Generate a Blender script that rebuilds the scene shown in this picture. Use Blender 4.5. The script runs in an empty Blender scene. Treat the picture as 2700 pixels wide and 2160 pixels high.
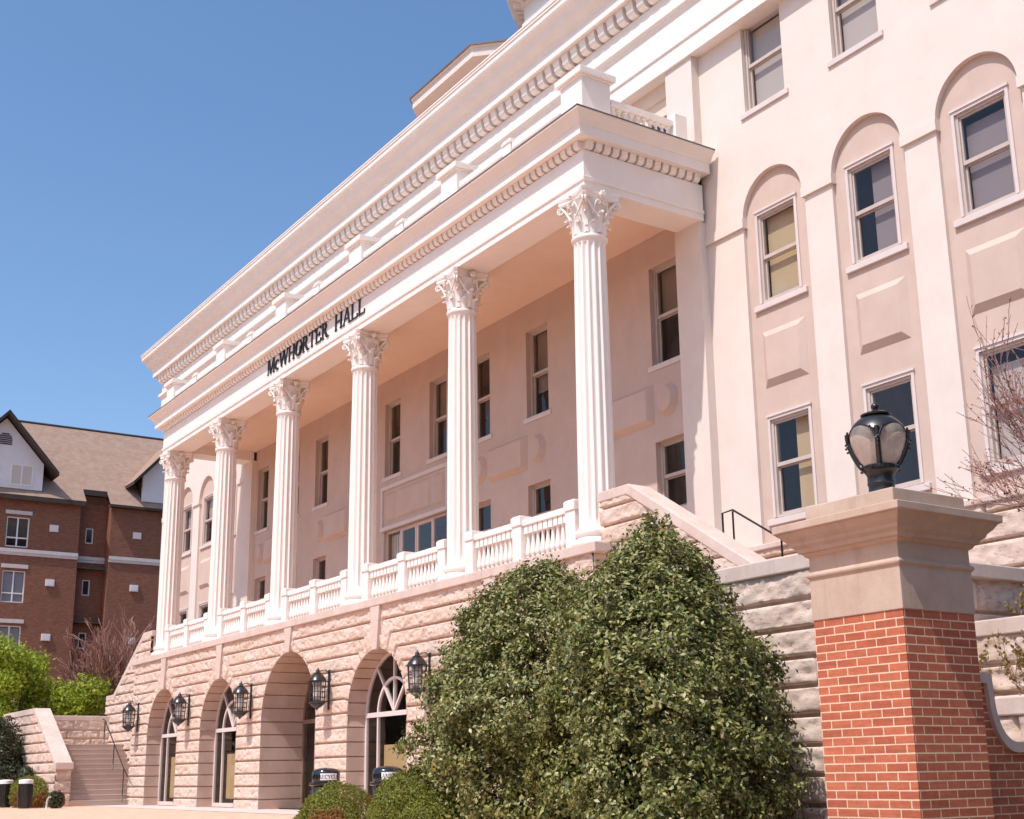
import bpy, math, random
import numpy as np
from mathutils import Vector, Matrix
PI = math.pi
R = math.radians
rng = np.random.default_rng(7)
random.seed(7)
SC = bpy.context.scene
COL = SC.collection

# ------------------------------------------------------------------ camera, sky, sun, exposure
def make_camera():
    yaw, pitch, roll = 0.977954495303, 0.248053021687, -0.0157917257193
    cy, sy, cp, sp = math.cos(yaw), math.sin(yaw), math.cos(pitch), math.sin(pitch)
    f = Vector((-sy*cp, cy*cp, sp)); r = Vector((cy, sy, 0)); u = r.cross(f)
    c, s = math.cos(roll), math.sin(roll)
    r2 = c*r+s*u; u2 = -s*r+c*u
    cam = bpy.data.cameras.new('camera'); o = bpy.data.objects.new('camera', cam); COL.objects.link(o)
    m = Matrix((r2, u2, -f)).transposed().to_4x4(); m.translation = Vector((47.8397, -15.77832, -4.9433))
    o.matrix_world = m
    cam.sensor_width = 36; cam.lens = 36*3384.1347/2700
    cam.shift_x = (1350-1389.18)/2700; cam.shift_y = (1184.25-1080)/2700
    cam.clip_end = 2000; cam.clip_start = .1
    SC.camera = o
make_camera()
SUN_AZ, SUN_EL = 12.0, 58.0          # sun stands a little to the right of the facade's normal
w = bpy.data.worlds.new('World'); SC.world = w; w.use_nodes = True
nt = w.node_tree; nt.nodes.clear()
sky = nt.nodes.new('ShaderNodeTexSky'); sky.sky_type = 'NISHITA'; sky.sun_disc = False
sky.sun_elevation = R(SUN_EL); sky.sun_rotation = R(180-SUN_AZ); sky.altitude = 100
sky.air_density = 1.0; sky.dust_density = 1.8; sky.ozone_density = 2.0
bg = nt.nodes.new('ShaderNodeBackground'); bg.inputs['Strength'].default_value = 0.15
out = nt.nodes.new('ShaderNodeOutputWorld')
hs = nt.nodes.new('ShaderNodeHueSaturation'); hs.inputs['Saturation'].default_value = 1.15; hs.inputs['Value'].default_value = 1.36
nt.links.new(sky.outputs[0], hs.inputs['Color']); nt.links.new(hs.outputs[0], bg.inputs[0]); nt.links.new(bg.outputs[0], out.inputs[0])
sl = bpy.data.lights.new('sun', 'SUN'); sl.energy = 4.3; sl.angle = R(.5); sl.color = (1, .97, .94)
so = bpy.data.objects.new('sun', sl); COL.objects.link(so)
S = Vector((math.sin(R(SUN_AZ))*math.cos(R(SUN_EL)), -math.cos(R(SUN_AZ))*math.cos(R(SUN_EL)), math.sin(R(SUN_EL))))
so.rotation_euler = S.to_track_quat('Z', 'Y').to_euler(); so.location = (30, -40, 60)
SC.view_settings.view_transform = 'Standard'; SC.view_settings.look = 'None'
SC.view_settings.exposure = -0.06; SC.view_settings.gamma = 1
SC.cycles.use_denoising = True
SC.cycles.max_bounces = 8; SC.cycles.diffuse_bounces = 4; SC.cycles.transparent_max_bounces = 12
SC.cycles.caustics_reflective = False; SC.cycles.caustics_refractive = False

# ------------------------------------------------------------------ materials
class NT:
    def __init__(s, name):
        s.m = bpy.data.materials.new(name); s.m.use_nodes = True
        s.t = s.m.node_tree; s.b = s.t.nodes['Principled BSDF']; s.o = s.t.nodes['Material Output']
    def n(s, typ, **kw):
        x = s.t.nodes.new(typ)
        for k, v in kw.items():
            if k in x.inputs: x.inputs[k].default_value = v
            else: setattr(x, k, v)
        return x
    def l(s, a, b): s.t.links.new(a, b)
    def coord(s, which='Object', sc=(1, 1, 1)):
        tc = s.n('ShaderNodeTexCoord'); mp = s.n('ShaderNodeMapping'); mp.inputs['Scale'].default_value = sc
        s.l(tc.outputs[which], mp.inputs[0]); return mp.outputs[0]
    def noise(s, co, scale, detail=4, rough=.6):
        x = s.n('ShaderNodeTexNoise'); x.inputs['Scale'].default_value = scale
        x.inputs['Detail'].default_value = detail; x.inputs['Roughness'].default_value = rough
        s.l(co, x.inputs['Vector']); return x.outputs['Fac']
    def ramp(s, fac, stops):
        x = s.n('ShaderNodeValToRGB'); e = x.color_ramp.elements
        while len(e) < len(stops): e.new(.5)
        for i, (p, c) in enumerate(stops): e[i].position = p; e[i].color = (*c, 1)
        s.l(fac, x.inputs[0]); return x.outputs[0]
    def mix(s, fac, a, b, mode='MIX'):
        x = s.n('ShaderNodeMix', data_type='RGBA', blend_type=mode)
        if isinstance(fac, (int, float)): x.inputs[0].default_value = fac
        else: s.l(fac, x.inputs[0])
        for k, v in ((6, a), (7, b)):
            if isinstance(v, tuple): x.inputs[k].default_value = (*v, 1)
            else: s.l(v, x.inputs[k])
        return x.outputs[2]
    def bump(s, h, strength=.3, dist=.02, normal=None):
        x = s.n('ShaderNodeBump'); x.inputs['Strength'].default_value = strength; x.inputs['Distance'].default_value = dist
        s.l(h, x.inputs['Height'])
        if normal: s.l(normal, x.inputs['Normal'])
        s.l(x.outputs[0], s.b.inputs['Normal']); return x.outputs[0]
    def set(s, color=None, rough=None, metal=None, spec=None):
        for k, v in (('Base Color', color), ('Roughness', rough), ('Metallic', metal), ('Specular IOR Level', spec)):
            if v is None: continue
            if isinstance(v, (int, float)): s.b.inputs[k].default_value = v
            elif isinstance(v, tuple): s.b.inputs[k].default_value = (*v, 1)
            else: s.l(v, s.b.inputs[k])
        return s.m

def mottled(name, c1, c2, scale=3, rough=.7, bs=40, bstr=.12, dist=.01, streak=0.0, spec=.3):
    k = NT(name); co = k.coord()
    a = k.noise(co, scale, 5, .65)
    col = k.ramp(a, [(.32, c1), (.68, c2)])
    if streak:                                  # rain streaks and dirt in the paint
        st = k.noise(k.coord('Object', (2.2, 2.2, .18)), 2.5, 5, .7)
        col = k.mix(k.ramp(st, [(.52, (0, 0, 0)), (.8, (streak,)*3)]), col, tuple(x*.62 for x in c1))
    k.bump(k.noise(co, bs, 3, .6), bstr, dist)
    return k.set(col, rough, spec=spec)
M = {}
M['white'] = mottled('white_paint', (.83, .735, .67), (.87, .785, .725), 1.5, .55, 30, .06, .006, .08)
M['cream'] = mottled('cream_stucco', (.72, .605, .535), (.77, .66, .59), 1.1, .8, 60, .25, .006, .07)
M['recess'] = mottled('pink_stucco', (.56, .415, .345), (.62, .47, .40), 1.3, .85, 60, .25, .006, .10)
M['trim'] = mottled('window_trim_paint', (.66, .555, .52), (.71, .61, .575), 2, .55, 30, .05, .004)
M['frame'] = mottled('window_frame_paint', (.52, .42, .37), (.58, .48, .43), 4, .45, 30, .05, .003)
M['terracotta'] = mottled('warm_porch_paving', (.66, .42, .29), (.76, .52, .38), 2.5, .8)
M['soffit'] = mottled('soffit_bounce_tint', (.78, .58, .45), (.83, .63, .50), .8, .85, 40, .1, .004)  # peach tint paints warm bounce from below into white soffit paint
M['cap'] = mottled('limestone_cap', (.58, .435, .365), (.68, .54, .47), 2.2, .75, 45, .3, .01, .35)
M['capstone_tan'] = mottled('weathered_tan_limestone', (.47, .33, .245), (.58, .435, .345), 2.6, .8, 70, .3, .006, .55)
M['reveal'] = mottled('smooth_sandstone', (.53, .355, .27), (.63, .45, .365), 1.6, .75, 40, .3, .008, .25)
M['concrete'] = mottled('concrete_walk', (.58, .48, .43), (.66, .57, .52), .7, .85, 50, .25, .006)
M['step'] = mottled('step_concrete', (.50, .375, .31), (.57, .44, .375), 1.2, .85, 50, .25, .006)
M['black'] = mottled('black_painted_iron', (.012, .011, .012), (.02, .018, .018), 6, .32, 60, .08, .003, spec=.6)
M['steel'] = mottled('brushed_steel_pipe', (.55, .55, .56), (.62, .62, .63), 4, .3, 60, .05, .002)
M['bronze'] = mottled('bronze_frame', (.20, .13, .095), (.26, .175, .13), 3, .45)
M['plastic'] = mottled('black_glossy_plastic', (.008, .009, .012), (.013, .014, .017), 3, .13, 60, .03, .002, spec=.7)
M['label'] = mottled('white_label', (.78, .77, .76), (.82, .81, .80), 4, .5, 40, .03, .002)
M['ink'] = mottled('black_lettering', (.016, .014, .018), (.026, .023, .028), 5, .5, 40, .05, .002)
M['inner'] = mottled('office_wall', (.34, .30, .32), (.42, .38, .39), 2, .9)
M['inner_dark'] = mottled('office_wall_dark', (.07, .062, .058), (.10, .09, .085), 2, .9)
M['roofmetal'] = mottled('dark_flashing', (.13, .10, .09), (.18, .14, .125), 3, .5)
M['dormtrim'] = mottled('dorm_limestone_band', (.58, .52, .49), (.66, .60, .57), 3, .8)
M['dormwhite'] = mottled('dorm_stucco', (.72, .68, .68), (.78, .74, .74), 2, .8, 50, .2, .006, .15)
M['rake'] = mottled('dark_rake_and_cheek_shade', (.05, .036, .03), (.075, .055, .047), 3, .7)
M['bark'] = mottled('bark', (.10, .065, .05), (.17, .115, .09), 9, .9, 30, .6, .02)
M['twig'] = mottled('red_twig', (.30, .145, .115), (.42, .23, .185), 12, .8)
M['asphalt'] = mottled('asphalt', (.045, .042, .04), (.065, .06, .058), 8, .9, 90, .5, .008)
M['soil'] = mottled('mulch', (.10, .065, .045), (.19, .125, .09), 14, .95, 40, .9, .03)

def rockface(name, c1, c2, c3):
    k = NT(name); co = k.coord()
    a = k.noise(co, 1.3, 6, .65); b = k.noise(k.coord('Object', (1, 1, 2.6)), 7, 6, .75)
    col = k.ramp(a, [(.3, c1), (.7, c2)])
    pit = k.ramp(b, [(.53, (0, 0, 0)), (.64, (.85, .85, .85))])
    col = k.mix(pit, col, c3)
    v = k.n('ShaderNodeTexVoronoi'); v.inputs['Scale'].default_value = 5.5; k.l(co, v.inputs['Vector'])
    h = k.n('ShaderNodeMath', operation='ADD'); k.l(b, h.inputs[0]); k.l(v.outputs['Distance'], h.inputs[1])
    k.bump(h.outputs[0], .4, .03)
    return k.set(col, .85, spec=.25)
M['rock'] = rockface('rockfaced_sandstone', (.62, .455, .36), (.73, .575, .485), (.44, .27, .185))

def brickmat(name, c1, c2, mortar, bw, bh, ms, rough=.75, bias=0, bump=.6):
    k = NT(name)
    br = k.n('ShaderNodeTexBrick'); br.offset = .5
    br.inputs['Color1'].default_value = (*c1, 1); br.inputs['Color2'].default_value = (*c2, 1); br.inputs['Mortar'].default_value = (*mortar, 1)
    br.inputs['Scale'].default_value = 1; br.inputs['Brick Width'].default_value = bw; br.inputs['Row Height'].default_value = bh
    br.inputs['Mortar Size'].default_value = ms; br.inputs['Mortar Smooth'].default_value = .12; br.inputs['Bias'].default_value = bias
    uv = k.coord('UV'); ob = k.coord()
    # tiny wobble so that courses are not ruler-straight
    wn = k.n('ShaderNodeTexNoise'); wn.inputs['Scale'].default_value = 9; k.l(ob, wn.inputs['Vector'])
    ad = k.n('ShaderNodeVectorMath', operation='MULTIPLY_ADD'); k.l(wn.outputs['Color'], ad.inputs[0])
    ad.inputs[1].default_value = (.004, .004, 0); k.l(uv, ad.inputs[2]); k.l(ad.outputs[0], br.inputs['Vector'])
    g = k.noise(ob, 26, 5, .7)
    col = k.mix(.30, k.mix(.55, br.outputs['Color'], k.ramp(k.noise(k.coord('Object', (1, 1, 9)), 2.2, 5, .8), [(.3, (.30, .30, .30)), (.7, (.70, .70, .70))]), 'OVERLAY'), k.ramp(g, [(.25, (.25, .25, .25)), (.75, (.75, .75, .75))]), 'OVERLAY')
    inv = k.n('ShaderNodeMath', operation='SUBTRACT'); inv.inputs[0].default_value = 1; k.l(br.outputs['Fac'], inv.inputs[1])
    ad2 = k.n('ShaderNodeMath', operation='MULTIPLY_ADD'); k.l(g, ad2.inputs[0]); ad2.inputs[1].default_value = .25; k.l(inv.outputs[0], ad2.inputs[2])
    k.bump(ad2.outputs[0], bump, .008)
    return k.set(col, rough, spec=.3)
M['brick'] = brickmat('red_brick', (.40, .105, .055), (.52, .155, .08), (.78, .52, .36), .2117, .0677, .0058)
M['dormbrick'] = brickmat('brown_brick', (.155, .048, .026), (.25, .085, .045), (.31, .18, .125), .215, .0677, .008)
M['paver'] = brickmat('pink_pavers', (.69, .40, .275), (.76, .47, .335), (.64, .42, .31), .24, .12, .004, .9, 0, .2)
def shingles():
    k = NT('roof_shingles'); ob = k.coord('UV')
    br = k.n('ShaderNodeTexBrick'); br.inputs['Scale'].default_value = 1; br.inputs['Brick Width'].default_value = .34; br.inputs['Row Height'].default_value = .16
    br.inputs['Mortar Size'].default_value = .012; br.inputs['Color1'].default_value = (.30, .195, .145, 1); br.inputs['Color2'].default_value = (.39, .265, .20, 1); br.inputs['Mortar'].default_value = (.25, .15, .115, 1)
    k.l(ob, br.inputs['Vector'])
    nz = k.noise(ob, 1.6, 6, .75)
    col = k.mix(.55, br.outputs['Color'], k.ramp(nz, [(.3, (.26, .165, .125)), (.7, (.44, .31, .24))]))
    k.bump(br.outputs['Fac'], -.3, .02)
    return k.set(col, .95, spec=.1)
M['shingle'] = shingles()

def glassmat(name, tint, gloss=.9, ior=1.45):
    k = NT(name)
    tr = k.n('ShaderNodeBsdfTransparent'); tr.inputs[0].default_value = (*tint, 1)
    gl = k.n('ShaderNodeBsdfGlossy'); gl.inputs['Roughness'].default_value = .02; gl.inputs[0].default_value = (gloss, gloss, gloss, 1)
    lw = k.n('ShaderNodeLayerWeight'); lw.inputs['Blend'].default_value = .5
    pw = k.n('ShaderNodeMath', operation='POWER'); k.l(lw.outputs['Facing'], pw.inputs[0]); pw.inputs[1].default_value = 4.0
    fr = k.n('ShaderNodeMath', operation='MULTIPLY_ADD'); k.l(pw.outputs[0], fr.inputs[0]); fr.inputs[1].default_value = .85; fr.inputs[2].default_value = ((ior-1)/(ior+1))**2*1.6
    wv = k.n('ShaderNodeBump'); wv.inputs['Strength'].default_value = .04; wv.inputs['Distance'].default_value = .05
    k.l(k.noise(k.coord(), 1.7, 2, .5), wv.inputs['Height']); k.l(wv.outputs[0], gl.inputs['Normal'])
    mx = k.n('ShaderNodeMixShader'); k.l(fr.outputs[0], mx.inputs[0]); k.l(tr.outputs[0], mx.inputs[1]); k.l(gl.outputs[0], mx.inputs[2])
    k.l(mx.outputs[0], k.o.inputs[0]); return k.m
M['glass'] = glassmat('window_glass', (.86, .85, .86), .85)
M['glass_dark'] = glassmat('tinted_glass', (.84, .80, .72), .8, 1.5)
def globemat():
    k = NT('lamp_globe_glass'); k.set((.86, .76, .68), .12, spec=.6)
    tr = k.n('ShaderNodeBsdfTransparent'); tr.inputs[0].default_value = (.95, .88, .82, 1); tl = k.n('ShaderNodeBsdfTranslucent'); tl.inputs[0].default_value = (.9, .8, .72, 1)
    m1 = k.n('ShaderNodeMixShader'); m1.inputs[0].default_value = .5; k.l(k.b.outputs[0], m1.inputs[1]); k.l(tl.outputs[0], m1.inputs[2])
    m2 = k.n('ShaderNodeMixShader'); k.l(k.ramp(k.noise(k.coord(), 9, 3, .5), [(.3, (.35, .35, .35)), (.7, (.62, .62, .62))]), m2.inputs[0]); k.l(m1.outputs[0], m2.inputs[1]); k.l(tr.outputs[0], m2.inputs[2])
    k.l(m2.outputs[0], k.o.inputs[0]); return k.m
M['globe'] = globemat()
def blindmat(name, c):
    k = NT(name); wv = k.n('ShaderNodeTexWave'); wv.bands_direction = 'Z'; wv.inputs['Scale'].default_value = 11
    k.l(k.coord(), wv.inputs['Vector'])
    col = k.ramp(wv.outputs['Fac'], [(0, tuple(x*.72 for x in c)), (1, c)])
    return k.set(col, .7)
M['blind'] = blindmat('beige_blind', (.70, .60, .52)); M['blind_y'] = blindmat('khaki_blind', (.72, .55, .33)); M['blind_b'] = blindmat('blue_grey_blind', (.40, .42, .45)); M['blind_g'] = blindmat('grey_blind', (.36, .29, .28))
def emit(name, c, s):
    k = NT(name); k.b.inputs['Emission Color'].default_value = (*c, 1); k.b.inputs['Emission Strength'].default_value = s
    return k.set(c, .5)
M['panel_light'] = emit('ceiling_light_panel', (1, .80, .58), 1.1)
M['bulb'] = mottled('frosted_lamp_glass', (.80, .72, .64), (.86, .78, .70), 3, .35)

def leafmat(name, stops, rough=.45, spec=.5, trans=.25, patch=None):
    k = NT(name); g = k.n('ShaderNodeNewGeometry')
    col = k.ramp(g.outputs['Random Per Island'], stops)
    if patch:                                                # a burnt patch of foliage
        f = k.ramp(k.noise(k.coord(), patch[1], 2, .5), [(.55, (0, 0, 0)), (.62, (1, 1, 1))])
        col = k.mix(f, col, patch[0])
    k.set(col, rough, spec=spec)
    tb = k.n('ShaderNodeBsdfTranslucent'); k.l(col, tb.inputs[0])
    mx = k.n('ShaderNodeMixShader'); mx.inputs[0].default_value = trans
    k.l(k.b.outputs[0], mx.inputs[1]); k.l(tb.outputs[0], mx.inputs[2]); k.l(mx.outputs[0], k.o.inputs[0])
    return k.m
M['holly'] = leafmat('holly_leaves', [(0, (.05, .065, .014)), (.40, (.14, .155, .032)), (.74, (.29, .28, .075)), (1, (.50, .44, .21))], .45, .40, .15)
M['boxwood'] = leafmat('boxwood_leaves', [(0, (.10, .12, .012)), (.6, (.21, .225, .026)), (1, (.34, .30, .06))], .5, .35, .3)
M['boxwood_b'] = leafmat('boxwood_leaves_browned', [(0, (.10, .12, .012)), (.6, (.21, .225, .026)), (1, (.34, .30, .06))], .5, .35, .3, ((.30, .125, .035), 1.6))
M['spring'] = leafmat('spring_leaves', [(0, (.20, .26, .024)), (.6, (.34, .42, .04)), (1, (.46, .52, .08))], .5, .3, .4)
M['rust'] = leafmat('rusty_leaves', [(0, (.17, .08, .035)), (.6, (.26, .14, .055)), (1, (.30, .22, .06))], .6, .3, .3)
M['ever'] = leafmat('dark_evergreen_leaves', [(0, (.022, .032, .012)), (.7, (.05, .06, .022)), (1, (.12, .105, .05))], .45, .45, .2)
M['bud'] = leafmat('red_buds', [(0, (.28, .08, .07)), (1, (.40, .17, .13))], .6, .3, .3)
M['grassy'] = leafmat('winter_shrub_leaves', [(0, (.24, .17, .055)), (.6, (.36, .25, .085)), (1, (.30, .29, .08))], .6, .3, .3)

# ------------------------------------------------------------------ mesh helpers
def tag(o, label=None, cat=None, group=None, kind=None):
    for k, v in (('label', label), ('category', cat), ('group', group), ('kind', kind)):
        if v: o[k] = v
    return o
def empty(name, loc, label, cat, group=None):
    o = bpy.data.objects.new(name, None); COL.objects.link(o); o.location = loc; o.empty_display_size = .3
    return tag(o, label, cat, group)
def copy_tree(o, parent=None):
    c = o.copy(); COL.objects.link(c)
    if parent: c.parent = parent
    for ch in [x for x in o.children]: copy_tree(ch, c)
    return c

class MB:
    def __init__(s): s.v = []; s.f = []
    def add(s, vs, fs):
        n = len(s.v); s.v += [tuple(p) for p in vs]; s.f += [tuple(i+n for i in f) for f in fs]; return s
    def box(s, x0, x1, y0, y1, z0, z1):
        if x0 > x1: x0, x1 = x1, x0
        if y0 > y1: y0, y1 = y1, y0
        if z0 > z1: z0, z1 = z1, z0
        return s.add([(x0,y0,z0),(x1,y0,z0),(x1,y1,z0),(x0,y1,z0),(x0,y0,z1),(x1,y0,z1),(x1,y1,z1),(x0,y1,z1)],
              [(0,3,2,1),(4,5,6,7),(0,1,5,4),(1,2,6,5),(2,3,7,6),(3,0,4,7)])
    def prism(s, poly, axis, a, b):                # 2D polygon extruded along an axis; poly in the other two axes in order (x,y),(x,z),(y,z)
        def P(p, t): return {'x': (t, p[0], p[1]), 'y': (p[0], t, p[1]), 'z': (p[0], p[1], t)}[axis]
        n = len(poly)
        return s.add([P(p, a) for p in poly]+[P(p, b) for p in poly],
              [tuple(range(n))[::-1], tuple(range(n, 2*n))]+[(i, (i+1) % n, n+(i+1) % n, n+i) for i in range(n)])
    def lathe(s, prof, c, n=24, cap=True, a0=0.0):
        m = len(prof); vs = []
        for r, z in prof:
            for k in range(n):
                a = a0+2*PI*k/n; vs.append((c[0]+r*math.cos(a), c[1]+r*math.sin(a), c[2]+z))
        fs = [(j*n+k, j*n+(k+1) % n, (j+1)*n+(k+1) % n, (j+1)*n+k) for j in range(m-1) for k in range(n)]
        if cap: fs += [tuple(range(n))[::-1], tuple(range((m-1)*n, m*n))]
        return s.add(vs, fs)
    def tube(s, pts, r, n=6, cap=True):
        pts = [Vector(p) for p in pts]; m = len(pts)
        rs = r if isinstance(r, (list, tuple)) else [r]*m
        vs = []; up = Vector((0, 0, 1)); prev = None
        for i, p in enumerate(pts):
            d = (pts[min(i+1, m-1)]-pts[max(i-1, 0)])
            d = d.normalized() if d.length > 1e-9 else up
            if prev is None:
                a = d.cross(up)
                if a.length < 1e-3: a = d.cross(Vector((1, 0, 0)))
            else: a = prev-d*prev.dot(d)
            a.normalize(); prev = a; b = d.cross(a)
            for k in range(n):
                t = 2*PI*k/n; vs.append(p+(a*math.cos(t)+b*math.sin(t))*rs[i])
        fs = [(i*n+k, i*n+(k+1) % n, (i+1)*n+(k+1) % n, (i+1)*n+k) for i in range(m-1) for k in range(n)]
        if cap: fs += [tuple(range(n)), tuple(range((m-1)*n, m*n))[::-1]]
        return s.add(vs, fs)
    def sphere(s, c, r, n=10, m=6, sc=(1, 1, 1)):
        prof = []
        for j in range(m+1):
            t = -PI/2+PI*j/m; prof.append((max(1e-4, math.cos(t))*r, math.sin(t)*r))
        k = len(s.v); s.lathe(prof, (0, 0, 0), n)
        for i in range(k, len(s.v)):
            p = s.v[i]; s.v[i] = (c[0]+p[0]*sc[0], c[1]+p[1]*sc[1], c[2]+p[2]*sc[2])
        return s
    def sweep(s, path, prof, closed=False):        # profile (outward offset, z) swept along a horizontal path with mitred corners, outward = right-hand side of travel
        n = len(path); P = [Vector((p[0], p[1])) for p in path]; mit = []
        def nrm(a, b):
            d = (b-a).normalized(); return Vector((d.y, -d.x))
        for i in range(n):
            if closed or 0 < i < n-1:
                n1 = nrm(P[i-1], P[i]); n2 = nrm(P[i], P[(i+1) % n])
                m = (n1+n2); m = m/(m.dot(n1))
            elif i == 0: m = nrm(P[0], P[1])
            else: m = nrm(P[-2], P[-1])
            mit.append(m)
        k = len(prof); vs = []
        for i in range(n):
            for o, z in prof: vs.append((P[i].x+mit[i].x*o, P[i].y+mit[i].y*o, z))
        fs = [(i*k+j, ((i+1) % n)*k+j, ((i+1) % n)*k+(j+1) % k, i*k+(j+1) % k) for i in range(n if closed else n-1) for j in range(k)]
        if not closed: fs += [tuple(range(k)), tuple(range((n-1)*k, n*k))[::-1]]
        return s.add(vs, fs)
    def build(s, name, mat, parent=None, base=(0, 0, 0), smooth=False, uv=False, bevel=0.0, angle=None):
        me = bpy.data.meshes.new(name)
        b = Vector(base); me.from_pydata([tuple(Vector(p)-b) for p in s.v], [], s.f); me.validate()
        return finish(me, name, mat, parent, smooth, uv, bevel, angle)
def finish(me, name, mat, parent=None, smooth=False, uv=False, bevel=0.0, angle=None):
    me.materials.append(M[mat] if isinstance(mat, str) else mat)
    if smooth: me.polygons.foreach_set('use_smooth', [True]*len(me.polygons))
    if uv:
        lay = me.uv_layers.new(name='UVMap'); co = me.vertices
        for p in me.polygons:
            nn = p.normal; ax = max(range(3), key=lambda i: abs(nn[i]))
            for li in p.loop_indices:
                q = co[me.loops[li].vertex_index].co
                lay.data[li].uv = ((q.y, q.z) if ax == 0 else (q.x, q.z) if ax == 1 else (q.x, q.y))
    o = bpy.data.objects.new(name, me); COL.objects.link(o)
    if parent: o.parent = parent
    if bevel:
        mo = o.modifiers.new('bevel', 'BEVEL'); mo.width = bevel; mo.segments = 2; mo.limit_method = 'ANGLE'; mo.angle_limit = R(40)
    if smooth and angle:
        with_sharp(me, angle)
    return o
def with_sharp(me, angle):
    try: me.set_sharp_from_angle(angle=R(angle))
    except Exception: pass
def np_mesh(name, V, F, mat, parent=None, smooth=False):
    V = np.asarray(V, np.float32); F = np.asarray(F, np.int32); k = F.shape[1]
    me = bpy.data.meshes.new(name)
    me.vertices.add(len(V)); me.vertices.foreach_set('co', V.ravel())
    me.loops.add(F.size); me.loops.foreach_set('vertex_index', F.ravel())
    me.polygons.add(len(F)); me.polygons.foreach_set('loop_start', np.arange(0, F.size, k, dtype=np.int32))
    me.polygons.foreach_set('loop_total', np.full(len(F), k, np.int32))
    me.update(calc_edges=True); me.validate()
    return finish(me, name, mat, parent, smooth)

# value noise
def _h(ix, iy, seed):
    n = (ix.astype(np.int64)*374761393+iy.astype(np.int64)*668265263+seed*69069) & 0x7fffffff
    n = ((n ^ (n >> 13))*1274126177) & 0x7fffffff
    return ((n ^ (n >> 16)) & 0xffff)/65535.0
def vnoise(x, y, seed=0):
    ix = np.floor(x); iy = np.floor(y); fx = x-ix; fy = y-iy; ix = ix.astype(int); iy = iy.astype(int)
    fx = fx*fx*(3-2*fx); fy = fy*fy*(3-2*fy)
    a = _h(ix, iy, seed); b = _h(ix+1, iy, seed); c = _h(ix, iy+1, seed); d = _h(ix+1, iy+1, seed)
    return (a*(1-fx)+b*fx)*(1-fy)+(c*(1-fx)+d*fx)*fy
def fbm(x, y, seed=0, o=4):
    s = 0; a = .5; t = 0
    for i in range(o): s = s+a*vnoise(x*2**i, y*2**i, seed+i*17); t += a; a *= .55
    return s/t

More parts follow.
